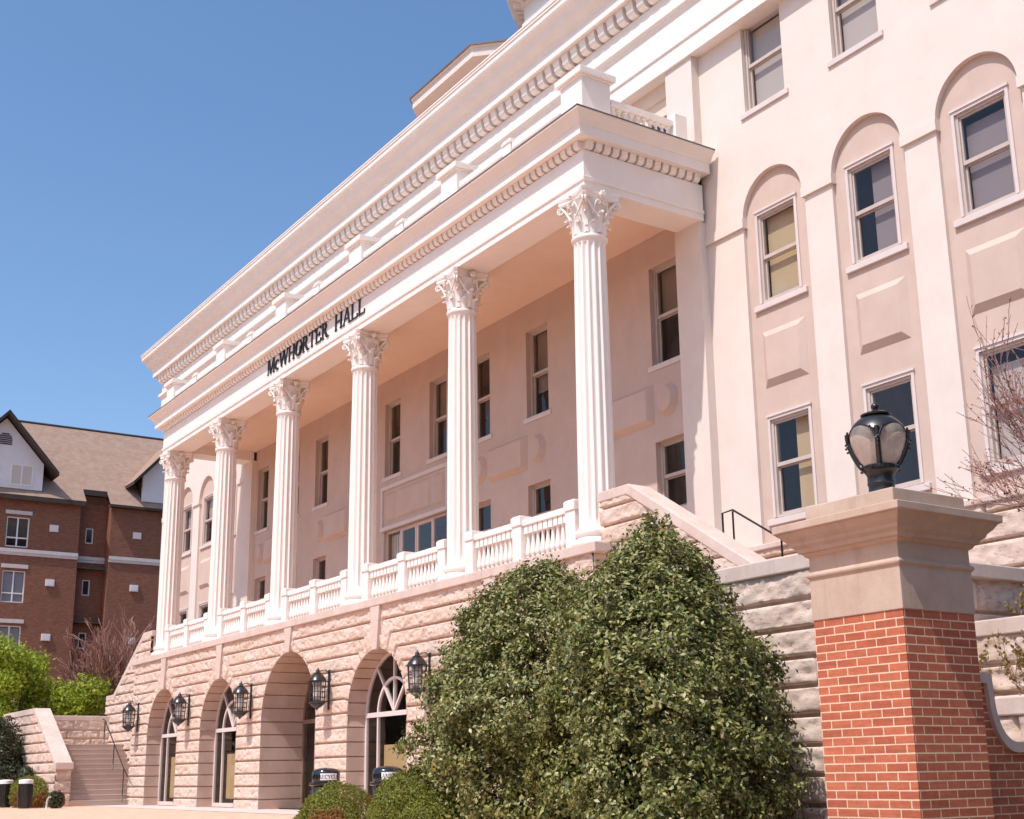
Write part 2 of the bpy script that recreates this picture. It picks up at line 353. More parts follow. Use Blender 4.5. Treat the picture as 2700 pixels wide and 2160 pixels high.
def rough_wall(name, parent, base, org, U, N, u0, u1, z0, z1, joints, step=.05, amp=.075, arches=(), top=None, vspace=0, seed=1, mat='rock', sill=None):
    """rock-faced courses as one height field. joints: heights of the bed joints; arches: (uc, zspring, r)"""
    nu = max(2, int((u1-u0)/step)+1); zr_ = np.linspace(z0, z1, max(2, int((z1-z0)/step)+1))
    jj = np.array([j for j in joints if z0+.04 < j < z1-.04])
    if len(jj):
        zr_ = zr_[np.abs(zr_[:, None]-jj[None]).min(1) > .046]
        zr_ = np.sort(np.concatenate([zr_]+[jj+q for q in (-.044, -.029, -.021, .021, .029, .044)]))
    nz = len(zr_); u, z = np.meshgrid(np.linspace(u0, u1, nu), zr_, indexing='ij')
    ins = np.zeros_like(u, bool); uu = u.copy(); zz = z.copy(); da = np.full_like(u, 9.)
    jd = np.full_like(u, 9.)
    inring = np.zeros_like(u, bool)
    J = np.array(sorted(joints))
    for (uc, zs, r) in arches:
        du = u-uc; dz = z-zs; rad = np.hypot(du, dz)
        inside = np.where(dz < 0, np.abs(du) < r, rad < r)
        up = inside & (dz >= 0); lo = inside & (dz < 0)
        k = r/np.maximum(rad, 1e-6)
        uu = np.where(up, uc+du*k, uu); zz = np.where(up, zs+dz*k, zz)
        uu = np.where(lo, uc+np.where(du < 0, -r, r), uu)
        ins |= inside
        d = np.where(dz < 0, np.abs(du)-r, rad-r); da = np.minimum(da, np.abs(d))
        # stepped voussoirs: bed joints turn into radial joints near the ring
        Ja = [j for j in J if j > zs+.3 and j < zs+r+1.2]; nA = len(Ja)
        for i, jz in enumerate(Ja):
            th = R(84)*(i+1)/nA*.985
            for sg in (-1, 1):
                c, s_ = math.cos(th)*sg, math.sin(th)
                ue = uc+(jz-zs)/math.tan(th)*sg                      # corner where radial meets bed joint
                rl = (jz-zs)/s_
                t = du*c+dz*s_
                dd = np.where((t > r-.05) & (t < rl), np.abs(-du*s_+dz*c), 9.)
                jd = np.minimum(jd, dd)
                # beyond the corner the bed joint runs on horizontally
                reg = (np.sign(du) == sg) & (np.abs(du) < abs(ue-uc)) & (dz > 0)
                inring |= reg & (np.abs(z-jz) < .06)
        key = (np.abs(du) < .13+.12*np.clip((z-zs-r)/1.1, 0, 1)+.03) & (dz > r-.1)
        inring |= key; jd = np.where(key, 9., jd)
    if len(J):
        bj = np.abs(z[..., None]-J[None, None, :])
        if arches:
            near = bj.min(-1)
            # suppress the bed joint where the ring's radial joints took over
            sup = np.zeros_like(u, bool)
            for (uc, zs, r) in arches:
                Ja = [j for j in J if j > zs+.3 and j < zs+r+1.2]; nA = len(Ja)
                for i, jz in enumerate(Ja):
                    th = R(84)*(i+1)/nA*.985; ux = abs((jz-zs)/math.tan(th))
                    sup |= (np.abs(u-uc) < ux) & (np.abs(z-jz) < .08)
            near = np.where(sup, 9., near)
        else: near = bj.min(-1)
        jd = np.minimum(jd, near)
    if vspace:
        course = np.searchsorted(J, z)
        off = _h(course, course*0+3, seed)*vspace
        t = ((u+off) % vspace); jd = np.minimum(jd, np.minimum(t, vspace-t)*1.6)
    e = np.clip((jd-.026)/.022, 0, 1); e = e*e*(3-2*e)
    ea = np.clip((da-.02)/.09, 0, 1)
    nz_ = fbm(u*2.1, z*3.0, seed, 4); rg = 1-np.abs(2*fbm(u*3.3+7, z*5.0, seed+5, 3)-1); fine = fbm(u*11, z*13, seed+9, 2)
    chip = np.clip(fbm(u*4.2+3, z*7.5+1, seed+31, 3)-.52, 0, .25)*4          # split-face hollows in the blocks
    f2 = fbm(u*15+2, z*22, seed+77, 2)
    d = e*ea*amp*(.55+.55*(nz_-.5)+.55*(rg-.6)+.65*(fine-.5)+.45*(f2-.5)-.8*chip)
    d = d-np.where(jd < .0255, .075, 0)
    kz = np.zeros_like(u, bool)
    for (uc, zs, r) in arches:
        kz |= (np.abs(u-uc) < .15+.12*np.clip((z-zs-r)/1.1, 0, 1)) & (z > zs+r-.05)
    d = np.where(kz, -.02, d); d = np.where(ins, np.minimum(d, .0), d)
    if top is not None:
        zt = top(u); zz = np.minimum(zz, zt)
    org = np.array(org); U = np.array(U); N = np.array(N)
    V = org+uu[..., None]*U+d[..., None]*N; V[..., 2] += zz
    idx = np.arange(nu*nz).reshape(nu, nz)
    F = np.stack([idx[:-1, :-1], idx[1:, :-1], idx[1:, 1:], idx[:-1, 1:]], -1).reshape(-1, 4)
    keep = ~ins.ravel()[F].all(1)
    if top is not None: keep &= ~((z.ravel()[F]).min(1) > zt.ravel()[F].max(1))
    F = F[keep]
    if np.dot(np.cross(U, (0, 0, 1)), N) < 0: F = F[:, ::-1]
    V = V.reshape(-1, 3)-np.array(base)
    return np_mesh(name, V, F, mat, parent, smooth=False)

# ------------------------------------------------------------------ the ground
GZ = -5.8
def plane(name, x0, x1, y0, y1, z, mat, uv=False):
    o = MB().add([(x0,y0,z),(x1,y0,z),(x1,y1,z),(x0,y1,z)], [(0,1,2,3)]).build(name, mat, uv=uv)
    return tag(o, kind='structure')
plane('ground', -600, 600, -600, 600, GZ-.03, 'soil')
plane('plaza', -60, 36.5, -40, 3, GZ-.015, 'paver', True)
plane('road', -200, 200, -70, -40, GZ-.02, 'asphalt')
plane('walkway', -14, 29, -2.5, -.6, GZ-.008, 'concrete')

# ------------------------------------------------------------------ the hall
HB = Vector((13.5, 3.1, GZ))
hall = empty('hall_building', HB, 'cream and white classical hall with a six column portico on a rough stone base', 'building')
def part(mb, name, mat, parent=None, **kw): return mb.build(name, mat, parent or hall, base=HB, **kw)
XL, XR = -11.2, 38.2
def sx(side, x): return x if side > 0 else 27-x

# porch floor and ledge
pf = MB(); pf.box(-1.0, 28.2, -1.0, 3.3, -.78, -.58)
part(pf, 'porch_floor', 'cap', bevel=.015)
pt_ = MB().box(-.3, 27.3, -.28, 3.05, -.58, -.572); part(pt_, 'porch_paving', 'terracotta')
# stone front of the base, with five arches
ARCH = [(2.7+5.4*i, -3.42 if i != 2 else -3.34, 1.58 if i != 2 else 1.88) for i in range(5)]
JN = [-.78-.366*i for i in range(1, 14)]
rough_wall('rockfaced_base', hall, HB, (0, -.9, 0), (1, 0, 0), (0, -1, 0), -.75, 28.0, GZ-.1, -.78, JN, step=.033, amp=.040, arches=ARCH, seed=3)
mb = MB()
mb.box(27.6, 27.97, -.86, -.5, GZ, -.785); mb.box(-.72, -.3, -.86, -.5, GZ, -.785); part(mb, 'corner_core', 'cap')
rough_wall('rockfaced_return', hall, HB, (28.0, -.9, 0), (0, 1, 0), (1, 0, 0), 0, 4.0, GZ-.1, -.78, JN, step=.06, amp=.06, seed=5)
rough_wall('rockfaced_return', hall, HB, (-.75, -.9, 0), (0, 1, 0), (-1, 0, 0), 0, 4.0, GZ-.1, -.78, JN, step=.08, amp=.06, seed=6)
for i, (uc, zs, r) in enumerate(ARCH):
    # keystone
    k = MB(); zb = zs+r-.03; k.prism([(uc-.13, zb), (uc+.13, zb), (uc+.255, -.782), (uc-.255, -.782)], 'y', -.985, -.85)
    part(k, 'keystone', 'cap', bevel=.012)
    # arch reveal with the joints of the voussoirs
    pts = []
    zz = [j for j in JN if j < zs]
    def addp(x, z, n, d): pts.append((x+n[0]*d, z+n[1]*d))
    def side(sg, rev):
        L = []
        z = GZ-.1
        for j in sorted(zz):
            L += [(uc+sg*r, j-.018), (uc+sg*(r+.045), j-.014), (uc+sg*(r+.045), j+.014), (uc+sg*r, j+.018)]
        L = [(uc+sg*r, GZ-.1)]+L
        return L if not rev else L[::-1]
    left = side(-1, False); right = side(1, True)
    arc = []; nseg = 15
    for s_ in range(nseg):
        a0 = PI-PI*s_/nseg; a1 = PI-PI*(s_+1)/nseg; g = .018/r
        arc += [(uc+(r+.045)*math.cos(a0-g*.7), zs+(r+.045)*math.sin(a0-g*.7)), (uc+r*math.cos(a0-g), zs+r*math.sin(a0-g))]
        for q in range(1, 4):
            a = a0+(a1-a0)*q/4; arc.append((uc+r*math.cos(a), zs+r*math.sin(a)))
        arc += [(uc+r*math.cos(a1+g), zs+r*math.sin(a1+g)), (uc+(r+.045)*math.cos(a1+g*.7), zs+(r+.045)*math.sin(a1+g*.7))]
    path = left+arc+right
    y0, y1 = -.915, (-.30 if i != 2 else .55)
    vs = [(x, y0, z) for x, z in path]+[(x, y1, z) for x, z in path]; n = len(path)
    rv = MB().add(vs, [(q, q+1, n+q+1, n+q) for q in range(n-1)])
    part(rv, 'arch_reveal', 'reveal')
    # glazing
    g = MB(); gy = -.40 if i != 2 else .40; t = .05; fr = .075
    def bar(x0, z0, x1, z1, w=.035, yy=(gy, gy+.07)):
        d = Vector((x1-x0, z1-z0)); L = d.length; d.normalize(); nn = Vector((-d.y, d.x))*w
        g.prism([(x0+nn.x, z0+nn.y), (x0-nn.x, z0-nn.y), (x1-nn.x, z1-nn.y), (x1+nn.x, z1+nn.y)], 'y', *yy)
    bar(uc-r+.04, GZ, uc-r+.04, zs, .05); bar(uc+r-.04, GZ, uc+r-.04, zs, .05)
    bar(uc-r+.09, zs, uc+r-.09, zs, .06, (gy-.012, gy+.072))
    bar(uc-r+.09, GZ+.06, uc+r-.09, GZ+.06, .06, (gy-.002, gy+.075))
    for q in range(20):
        a0, a1 = PI*q/20, PI*(q+1)/20
        g.prism([(uc+(r-.005)*math.cos(a0), zs+(r-.005)*math.sin(a0)), (uc+(r-.09)*math.cos(a0), zs+(r-.09)*math.sin(a0)), (uc+(r-.09)*math.cos(a1), zs+(r-.09)*math.sin(a1)), (uc+(r-.005)*math.cos(a1), zs+(r-.005)*math.sin(a1))], 'y', gy+.003, gy+.066)
    if i == 2:
        for xx in (-.95, .95): bar(uc+xx, GZ, uc+xx, zs-.05, .05)
        bar(uc-.9, GZ+2.2, uc+.9, GZ+2.2, .05, (gy-.006, gy+.068)); bar(uc, GZ+.1, uc, GZ+2.2, .05, (gy+.004, gy+.064))
        frm = part(g, 'entrance_frame', 'bronze')
    else:
        for xx in (-.88, .88): bar(uc+xx, GZ+.1, uc+xx, zs-.05, .032)
        ri = .88
        for q in range(18):
            a0, a1 = PI*q/18, PI*(q+1)/18
            g.prism([(uc+(ri+.035)*math.cos(a0), zs+(ri+.035)*math.sin(a0)), (uc+(ri-.035)*math.cos(a0), zs+(ri-.035)*math.sin(a0)), (uc+(ri-.035)*math.cos(a1), zs+(ri-.035)*math.sin(a1)), (uc+(ri+.035)*math.cos(a1), zs+(ri+.035)*math.sin(a1))], 'y', gy-.004, gy+.062)
        for a in (PI/4+.12, PI/2, 3*PI/4-.12):
            bar(uc, zs+.05, uc+(r-.08)*math.cos(a), zs+(r-.08)*math.sin(a), .03, (gy-.008-.003*a, gy+.06))
        frm = part(g, 'arched_window', 'trim')
    pane = MB().add([(uc+(r-.03)*math.cos(PI*q/24), gy+.04, zs+(r-.03)*math.sin(PI*q/24)) for q in range(25)]+[(uc-r+.03, gy+.04, GZ), (uc+r-.03, gy+.04, GZ)], [tuple(range(27))])
    part(pane, 'pane', 'glass_dark', frm)
    if i != 2:
        bl = MB().box(uc-.80, uc+.80, gy+.16, gy+.18, GZ+.25, zs-.75); part(bl, 'blind', 'blind_y', frm)
# room behind the arches
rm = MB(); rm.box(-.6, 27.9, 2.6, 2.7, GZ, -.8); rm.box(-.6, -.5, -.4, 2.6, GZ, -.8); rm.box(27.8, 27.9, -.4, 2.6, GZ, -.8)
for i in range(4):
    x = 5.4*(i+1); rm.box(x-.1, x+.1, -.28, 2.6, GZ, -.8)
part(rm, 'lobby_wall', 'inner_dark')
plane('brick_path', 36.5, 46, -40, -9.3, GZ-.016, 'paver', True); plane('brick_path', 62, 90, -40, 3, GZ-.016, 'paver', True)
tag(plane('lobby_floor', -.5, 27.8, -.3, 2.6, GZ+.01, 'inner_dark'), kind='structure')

# columns
def flute_ring(r, z, depth, n=16):
    vs = []; seg = 7
    for k in range(n):
        for q in range(seg):
            t = q/seg; a = 2*PI*(k+t)/n
            fl = 0 if t < .22 else math.sin(PI*(t-.22)/.78)**.75
            rr = r-depth*fl; vs.append((rr*math.cos(a), rr*math.sin(a), z))
    return vs
def shaft():
    m = MB(); rings = [(-.02, .392, 0), (.0, .392, 0), (.05, .391, .6), (.12, .390, 1)]
    for i in range(1, 10):
        t = i/10; rings.append((.12+5.88*t, .390-.038*t**1.6, 1))
    rings += [(6.06, .352, 1), (6.14, .352, .75), (6.20, .352, .2), (6.21, .352, 0)]
    N_ = 112
    for z, r, d in rings: m.v += flute_ring(r, z, .055*d)
    for j in range(len(rings)-1):
        for k in range(N_): m.f.append((j*N_+k, j*N_+(k+1) % N_, (j+1)*N_+(k+1) % N_, (j+1)*N_+k))
    m.lathe([(.352, 6.205), (.352, 6.25), (.385, 6.27), (.40, 6.30), (.40, 6.34), (.385, 6.37), (.34, 6.385)], (0, 0, 0), 40)
    return m
def base_mb():
    m = MB(); m.lathe([(.545, -.58), (.545, -.475), (.535, -.47), (.555, -.44), (.56, -.40), (.54, -.345), (.50, -.325), (.455, -.315), (.43, -.285), (.425, -.25), (.445, -.22), (.475, -.205), (.485, -.17), (.475, -.135), (.445, -.115), (.415, -.09), (.397, -.05), (.392, 0)], (0, 0, 0), 48)
    return m
def capital_mb():
    m = MB()
    bell = [(.335, 6.38), (.335, 6.5), (.345, 6.7), (.37, 6.9), (.42, 7.08), (.47, 7.17)]
    m.lathe(bell, (0, 0, 0), 32)
    def leaf(a, z0, h, wd, out, curl, r0):
        nu, nv = 5, 8; vs = []
        for j in range(nv):
            t = j/(nv-1)
            zz = z0+h*min(1, t*1.22) - (curl*max(0, t-.8)/.2 if t > .8 else 0)
            rr = r0+.02+out*(t**2.6)
            w_ = wd*(.85+.35*math.sin(PI*min(1, t*1.05)))*(1-.75*max(0, t-.72)/.28)
            w_ *= 1-.16*(j % 2)
            for q in range(nu):
                s_ = q/(nu-1)*2-1; rad = rr-.035*s_*s_+.018*(1-abs(s_))+(.012 if q in (1, 3) else 0)
                aa = a+s_*w_/rr
                vs.append((rad*math.cos(aa), rad*math.sin(aa), zz-.02*abs(s_)))
        n = len(vs); vs += [(x*.93, y*.93, z-.008) for x, y, z in vs]
        fs = []
        for j in range(nv-1):
            for q in range(nu-1):
                i = j*nu+q; fs += [(i, i+1, i+nu+1, i+nu), (n+i, n+i+nu, n+i+nu+1, n+i+1)]
        for j in range(nv-1):
            i = j*nu; fs.append((i, i+nu, n+i+nu, n+i)); i = j*nu+nu-1; fs.append((i, n+i, n+i+nu, i+nu))
        i = (nv-1)*nu; fs += [(i+q, i+q+1, n+i+q+1, n+i+q) for q in range(nu-1)]
        m.add(vs, fs)
    for k in range(8): leaf(2*PI*k/8+PI/8, 6.38, .30, .115, .13, .06, .345)
    for k in range(8): leaf(2*PI*k/8, 6.40, .50, .11, .17, .07, .35)
    for k in range(4):                                       # corner leaves carrying the volutes
        leaf(PI/4+PI/2*k, 6.55, .46, .08, .21, .03, .37)
        for sgn in (-1, 1):                                  # stalk and spiral
            a = PI/4+PI/2*k; c, s_ = math.cos(a), math.sin(a); t = Vector((-s_, c, 0))*sgn
            pts = []; rs = []
            for q in range(6):
                f = q/5; rad = .38+.20*f**1.5; off = .24*(1-f)**1.2+.035
                pts.append(Vector((c*rad, s_*rad, 6.72+.40*f))+t*off); rs.append(.018+.010*f)
            cen = Vector((c*.615, s_*.615, 7.06))+t*.03
            for q in range(15):
                an = PI/2-q*.72; rr = .085*(1-q/17); pts.append(cen+Vector((c*math.cos(an)*rr, s_*math.cos(an)*rr, math.sin(an)*rr))); rs.append(.026-.0008*q)
            m.tube(pts, rs, 6)
        for sgn in (-1, 1):                                  # inner helices
            a = PI/2*k; c, s_ = math.cos(a), math.sin(a); t = Vector((-s_, c, 0))*sgn
            cen = Vector((c*.475, s_*.475, 7.06))+t*.085; pts = [Vector((c*.40, s_*.40, 6.8))+t*.19, Vector((c*.44, s_*.44, 6.97))+t*.17]
            for q in range(11):
                an = .3+q*.75; rr = .06*(1-q/13); pts.append(cen+t*(math.cos(an)*rr)+Vector((0, 0, math.sin(an)*rr)))
            m.tube(pts, .019, 5)
        a = PI/2*k; m.sphere((math.cos(a)*.50, math.sin(a)*.50, 7.25), .075, 10, 6, (1, 1, 1.05))
        for q in range(5):
            b = 2*PI*q/5; m.sphere((math.cos(a)*.545-math.sin(a)*.05*math.cos(b), math.sin(a)*.545+math.cos(a)*.05*math.cos(b), 7.25+.05*math.sin(b)), .033, 6, 4)
    ring = []                                                # abacus with hollowed sides and cut corners
    for k in range(4):
        a0 = PI/4+PI/2*k
        c0 = Vector((math.cos(a0), math.sin(a0)))*.74; c1 = Vector((math.cos(a0+PI/2), math.sin(a0+PI/2)))*.74
        e = (c1-c0).normalized(); p0 = c0+e*.065; p1 = c1-e*.065; nrm = Vector((math.cos(a0+PI/4), math.sin(a0+PI/4)))
        for q in range(9):
            t = q/8; p = p0.lerp(p1, t)-nrm*(.115*math.sin(PI*t)**.9); ring.append(p)
    n = len(ring); lay = [(7.16, .90), (7.20, .965), (7.235, .97), (7.25, .93), (7.29, 1.0), (7.355, 1.02)]
    vs = [(p.x*s_, p.y*s_, z) for z, s_ in lay for p in ring]
    m.add(vs, [(j*n+q, j*n+(q+1) % n, (j+1)*n+(q+1) % n, (j+1)*n+q) for j in range(len(lay)-1) for q in range(n)]+[tuple(range(n))[::-1], tuple(range((len(lay)-1)*n, len(lay)*n))])
    return m
c0 = shaft().build('column', 'white', hall, smooth=True, angle=38); c0.location = Vector((0, 0, 0))-HB
base_mb().build('base', 'white', c0, smooth=True, angle=35)
capital_mb().build('capital', 'white', c0, smooth=True, angle=45)
for k in range(1, 6):
    c = copy_tree(c0, hall); c.location = Vector((5.4*k, 0, 0))-HB

# porch entablature
PATH = [(-.42, 3.0), (-.42, -.42), (27.42, -.42), (27.42, 3.0)]
ent = MB().sweep(PATH, [(0, 7.36), (0, 7.51), (.035, 7.53), (.04, 7.60), (.0, 7.63), (0, 8.24), (0, 8.25), (-.12, 8.26), (-.12, 8.44), (.285, 8.43), (.285, 8.66), (.31, 8.675), (.335, 8.72), (.40, 8.80), (.455, 8.86), (.48, 8.885), (.50, 8.89), (.50, 8.925), (-.84, 8.925), (-.84, 7.36)])
DP = [(-.13, 8.437), (-.13, 8.265), (.06, 8.262), (.10, 8.285), (.125, 8.33), (.128, 8.38), (.14, 8.40), (.14, 8.437)]
def dent_x(mb, x, w, y, prof): mb.prism([(y-o, z) for o, z in prof], 'x', x-w/2, x+w/2)
def dent_y(mb, y, w, x, prof, sg): mb.prism([(x+sg*o, z) for o, z in prof], 'y', y-w/2, y+w/2)
nd = 118; pit = 27.84/nd
for q in range(nd): dent_x(ent, -.42+pit*(q+.5), pit*.70, -.42, DP)
for q in range(14):
    dent_y(ent, -.42+pit*(q+.5), pit*.70, 27.42, DP, 1); dent_y(ent, -.42+pit*(q+.5), pit*.70, -.42, DP, -1)
part(ent, 'porch_entablature', 'white')
fl = MB().sweep(PATH, [(.44, 8.927), (.515, 8.927), (.515, 8.955), (.44, 8.965)]); part(fl, 'gutter_edge', 'roofmetal')
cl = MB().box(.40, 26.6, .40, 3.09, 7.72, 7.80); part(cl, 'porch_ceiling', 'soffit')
fr = MB().box(-.5, 27.5, .35, 3.3, 8.75, 8.90); part(fr, 'balcony_floor', 'concrete')
# antae
an = MB().box(26.49, 27.36, 2.90, 3.2, -.58, 7.36); part(an, 'corner_pilaster', 'cream')
an = MB().box(-.36, .51, 2.90, 3.2, -.58, 7.36); part(an, 'corner_pilaster', 'cream')

# the name on the frieze
def letter_polys(ch):
    P = []; T, H, s_ = .12, .05, .04
    def rect(x0, x1, z0, z1): P.append([(x0, z0), (x1, z0), (x1, z1), (x0, z1)])
    def stem(x, w_=T, z0=0, z1=1, sl=.07, sr=.07, b=True, t=True):
        rect(x, x+w_, z0, z1)
        if b: rect(x-sl, x+w_+sr, z0, z0+s_)
        if t: rect(x-sl, x+w_+sr, z1-s_, z1)
    def diag(x0, z0, x1, z1, w_): P.append([(x0, z0), (x0+w_, z0), (x1+w_, z1), (x1, z1)])
    def arc(cx, cz, rx, rz, tx, tz, a0, a1, n=20):
        for i in range(n):
            p, q = a0+(a1-a0)*i/n, a0+(a1-a0)*(i+1)/n
            P.append([(cx+rx*math.cos(p), cz+rz*math.sin(p)), (cx+rx*math.cos(q), cz+rz*math.sin(q)), (cx+(rx-tx)*math.cos(q), cz+(rz-tz)*math.sin(q)), (cx+(rx-tx)*math.cos(p), cz+(rz-tz)*math.sin(p))])
    W = 0
    if ch == 'M':
        stem(.09, H); stem(.86, T); diag(.50, 0, .09, 1, T*.95) if False else diag(.43, 0, .10, 1, .16); diag(.50, 0, .86, 1, H); W = 1.12
    elif ch == 'W':
        diag(.28, 0, .02, 1, .16); diag(.34, 0, .58, 1, H); diag(.80, 0, .54, 1, .16); diag(.86, 0, 1.12, 1, H)
        rect(-.05, .25, .95, 1); rect(.44, .74, .95, 1); rect(1.02, 1.28, .95, 1); W = 1.26
    elif ch == 'H': stem(.08); stem(.66); rect(.25, .66, .47, .53); W = .93
    elif ch == 'O': arc(.47, .5, .44, .52, .15, .06, 0, 2*PI, 36); W = .94
    elif ch == 'R':
        stem(.08); arc(.25, .735, .36, .265, .15, .055, -PI/2, PI/2, 14); diag(.62, 0, .30, .48, .17); rect(.60, .88, 0, s_); W = .86
    elif ch == 'T': stem(.31, T, t=False); rect(.02, .78, .935, 1); rect(.02, .07, .78, .94); rect(.73, .78, .78, .94); W = .80
    elif ch == 'E': stem(.08); rect(.25, .70, .94, 1); rect(.25, .72, 0, .06); rect(.25, .55, .47, .53); rect(.65, .70, .80, .95); rect(.67, .72, .05, .22); rect(.51, .55, .38, .62); W = .78
    elif ch == 'A': diag(.04, 0, .40, 1, H); diag(.66, 0, .36, 1, T); rect(.20, .68, .30, .36); rect(-.04, .20, 0, s_); rect(.57, .90, 0, s_); W = .88
    elif ch == 'L': stem(.08); rect(.25, .70, 0, .06); rect(.65, .70, .05, .24); W = .76
    elif ch == 'c': arc(.30, .33, .28, .345, .12, .055, .35*PI, 1.72*PI, 20); P.append([(.38, .52), (.46, .50), (.50, .58), (.42, .65)]); W = .56
    return P, W
def sign_word(word, x, z, cap, y, end, parent, mat, name='letter', depth=.03, along='x', sg=1):
    Ws = [letter_polys(c)[1] for c in word]; tot = sum(Ws)*cap; k = (end-x)/tot
    for c in word:
        P, W = letter_polys(c); m = MB()
        for i, p in enumerate(P):
            m.prism([(x+q[0]*cap*k, z+q[1]*cap) for q in p], 'y', y-depth-.0012*i, y)
        part(m, name, mat, parent); x += W*cap*k
sign_word('McWHORTER', 9.98, 7.775, .50, -.425, 14.62, hall, 'ink')
sign_word('HALL', 15.03, 7.775, .50, -.425, 17.02, hall, 'ink')

# balcony pedestals and balustrade
def baluster_prof(z0, z1, r):
    h = z1-z0; return [(r*1.0, z0), (r*1.0, z0+.07*h), (r*.62, z0+.10*h), (r*.75, z0+.16*h), (r*1.05, z0+.28*h), (r*.95, z0+.40*h), (r*.55, z0+.62*h), (r*.45, z0+.78*h), (r*.6, z0+.82*h), (r*.5, z0+.85*h), (r*.95, z0+.90*h), (r*.95, z1)]
for k in range(6):
    x = 5.4*k; p = MB(); p.box(x-.40, x+.40, -.40, .40, 8.93, 10.06); p.box(x-.44, x+.44, -.44, .44, 10.06, 10.10); p.box(x-.50, x+.50, -.50, .50, 10.10, 10.25); p.box(x-.46, x+.46, -.46, .46, 8.93, 9.08)
    part(p, 'balcony_pedestal', 'white', bevel=.012)
bal_rail = []
for k in range(5):
    x0, x1 = 5.4*k+.42, 5.4*(k+1)-.42; xm = (x0+x1)/2
    r_ = MB(); r_.box(x0, xm-.18, -.34, -.10, 9.56, 9.72); r_.box(xm+.18, x1, -.34, -.10, 9.56, 9.72); r_.box(x0, xm-.18, -.33, -.11, 9.02, 9.12); r_.box(xm+.18, x1, -.33, -.11, 9.02, 9.12)
    rr = part(r_, 'balcony_rail', 'white', bevel=.012)
    m = MB(); m.box(xm-.17, xm+.17, -.38, -.06, 8.93, 9.86); m.box(xm-.2, xm+.2, -.41, -.03, 9.74, 9.80); part(m, 'rail_post', 'white', rr, bevel=.01)
    b = MB()
    for h0, h1 in ((x0, xm-.18), (xm+.18, x1)):
        n = 10
        for q in range(n): b.lathe(baluster_prof(9.12, 9.56, .075), (h0+(h1-h0)*(q+.5)/n, -.22, 0), 8)
    tag(part(b, 'balusters', 'white', rr, smooth=True, angle=50), kind='stuff')
for xx in (27.31, -.31):
    r_ = MB(); r_.box(xx-.11, xx+.11, .42, 2.22, 9.56, 9.70); r_.box(xx-.10, xx+.10, .42, 2.22, 9.0, 9.08)
    rr = part(r_, 'balcony_rail', 'white', bevel=.012)
    m = MB(); m.box(xx-.17, xx+.17, 2.22, 2.58, 8.93, 9.86); part(m, 'rail_post', 'white', rr, bevel=.01)
    b = MB()
    for q in range(10):
        b.lathe(baluster_prof(9.08, 9.56, .07), (xx, .42+1.8*(q+.5)/10, 0), 10)
        if xx > 0: part(b, 'baluster', 'white', rr, smooth=True, angle=50); b = MB()
    if xx < 0: tag(part(b, 'balusters', 'white', rr, smooth=True, angle=50), kind='stuff')

# porch balustrades: pedestals, rails and turned balusters
for k in range(5):
    x0, x1 = 5.4*k+.48, 5.4*(k+1)-.48; xm = (x0+x1)/2
    for h_, (a, b) in enumerate(((x0+.34, xm-.17), (xm+.17, x1-.34))):
        bl = part(MB().box(a, b, -.20, .02, .40, .54), 'porch_balustrade', 'white', bevel=.012)
        part(MB().box(a, b, -.19, .01, -.56, -.48), 'bottom_rail', 'white', bl, bevel=.012)
        for px in ((x0+.17, xm) if h_ == 0 else (x1-.17,)):
            p = MB(); p.box(px-.17, px+.17, -.24, .06, -.578, .42); p.box(px-.19, px+.19, -.27, .09, .42, .62); p.box(px-.17, px+.17, -.25, .07, .62, .645)
            part(p, 'pedestal', 'white', bl, bevel=.01)
        n = 9
        for q in range(n):
            bb = MB(); bx = a+(b-a)*(q+.5)/n; w_ = (b-a)/n*.40
            bb.box(bx-w_, bx+w_, -.09-w_, -.09+w_, .22, .40)
            bb.lathe([(.05, .22), (.042, .19), (.034, .14), (.04, .05), (.062, -.10), (.076, -.20), (.07, -.26), (.045, -.29), (.055, -.31), (.04, -.33), (.075, -.37), (.08, -.42), (.08, -.482)], (bx, -.09, 0), 10)
            part(bb, 'baluster', 'white', bl, smooth=True, angle=40)

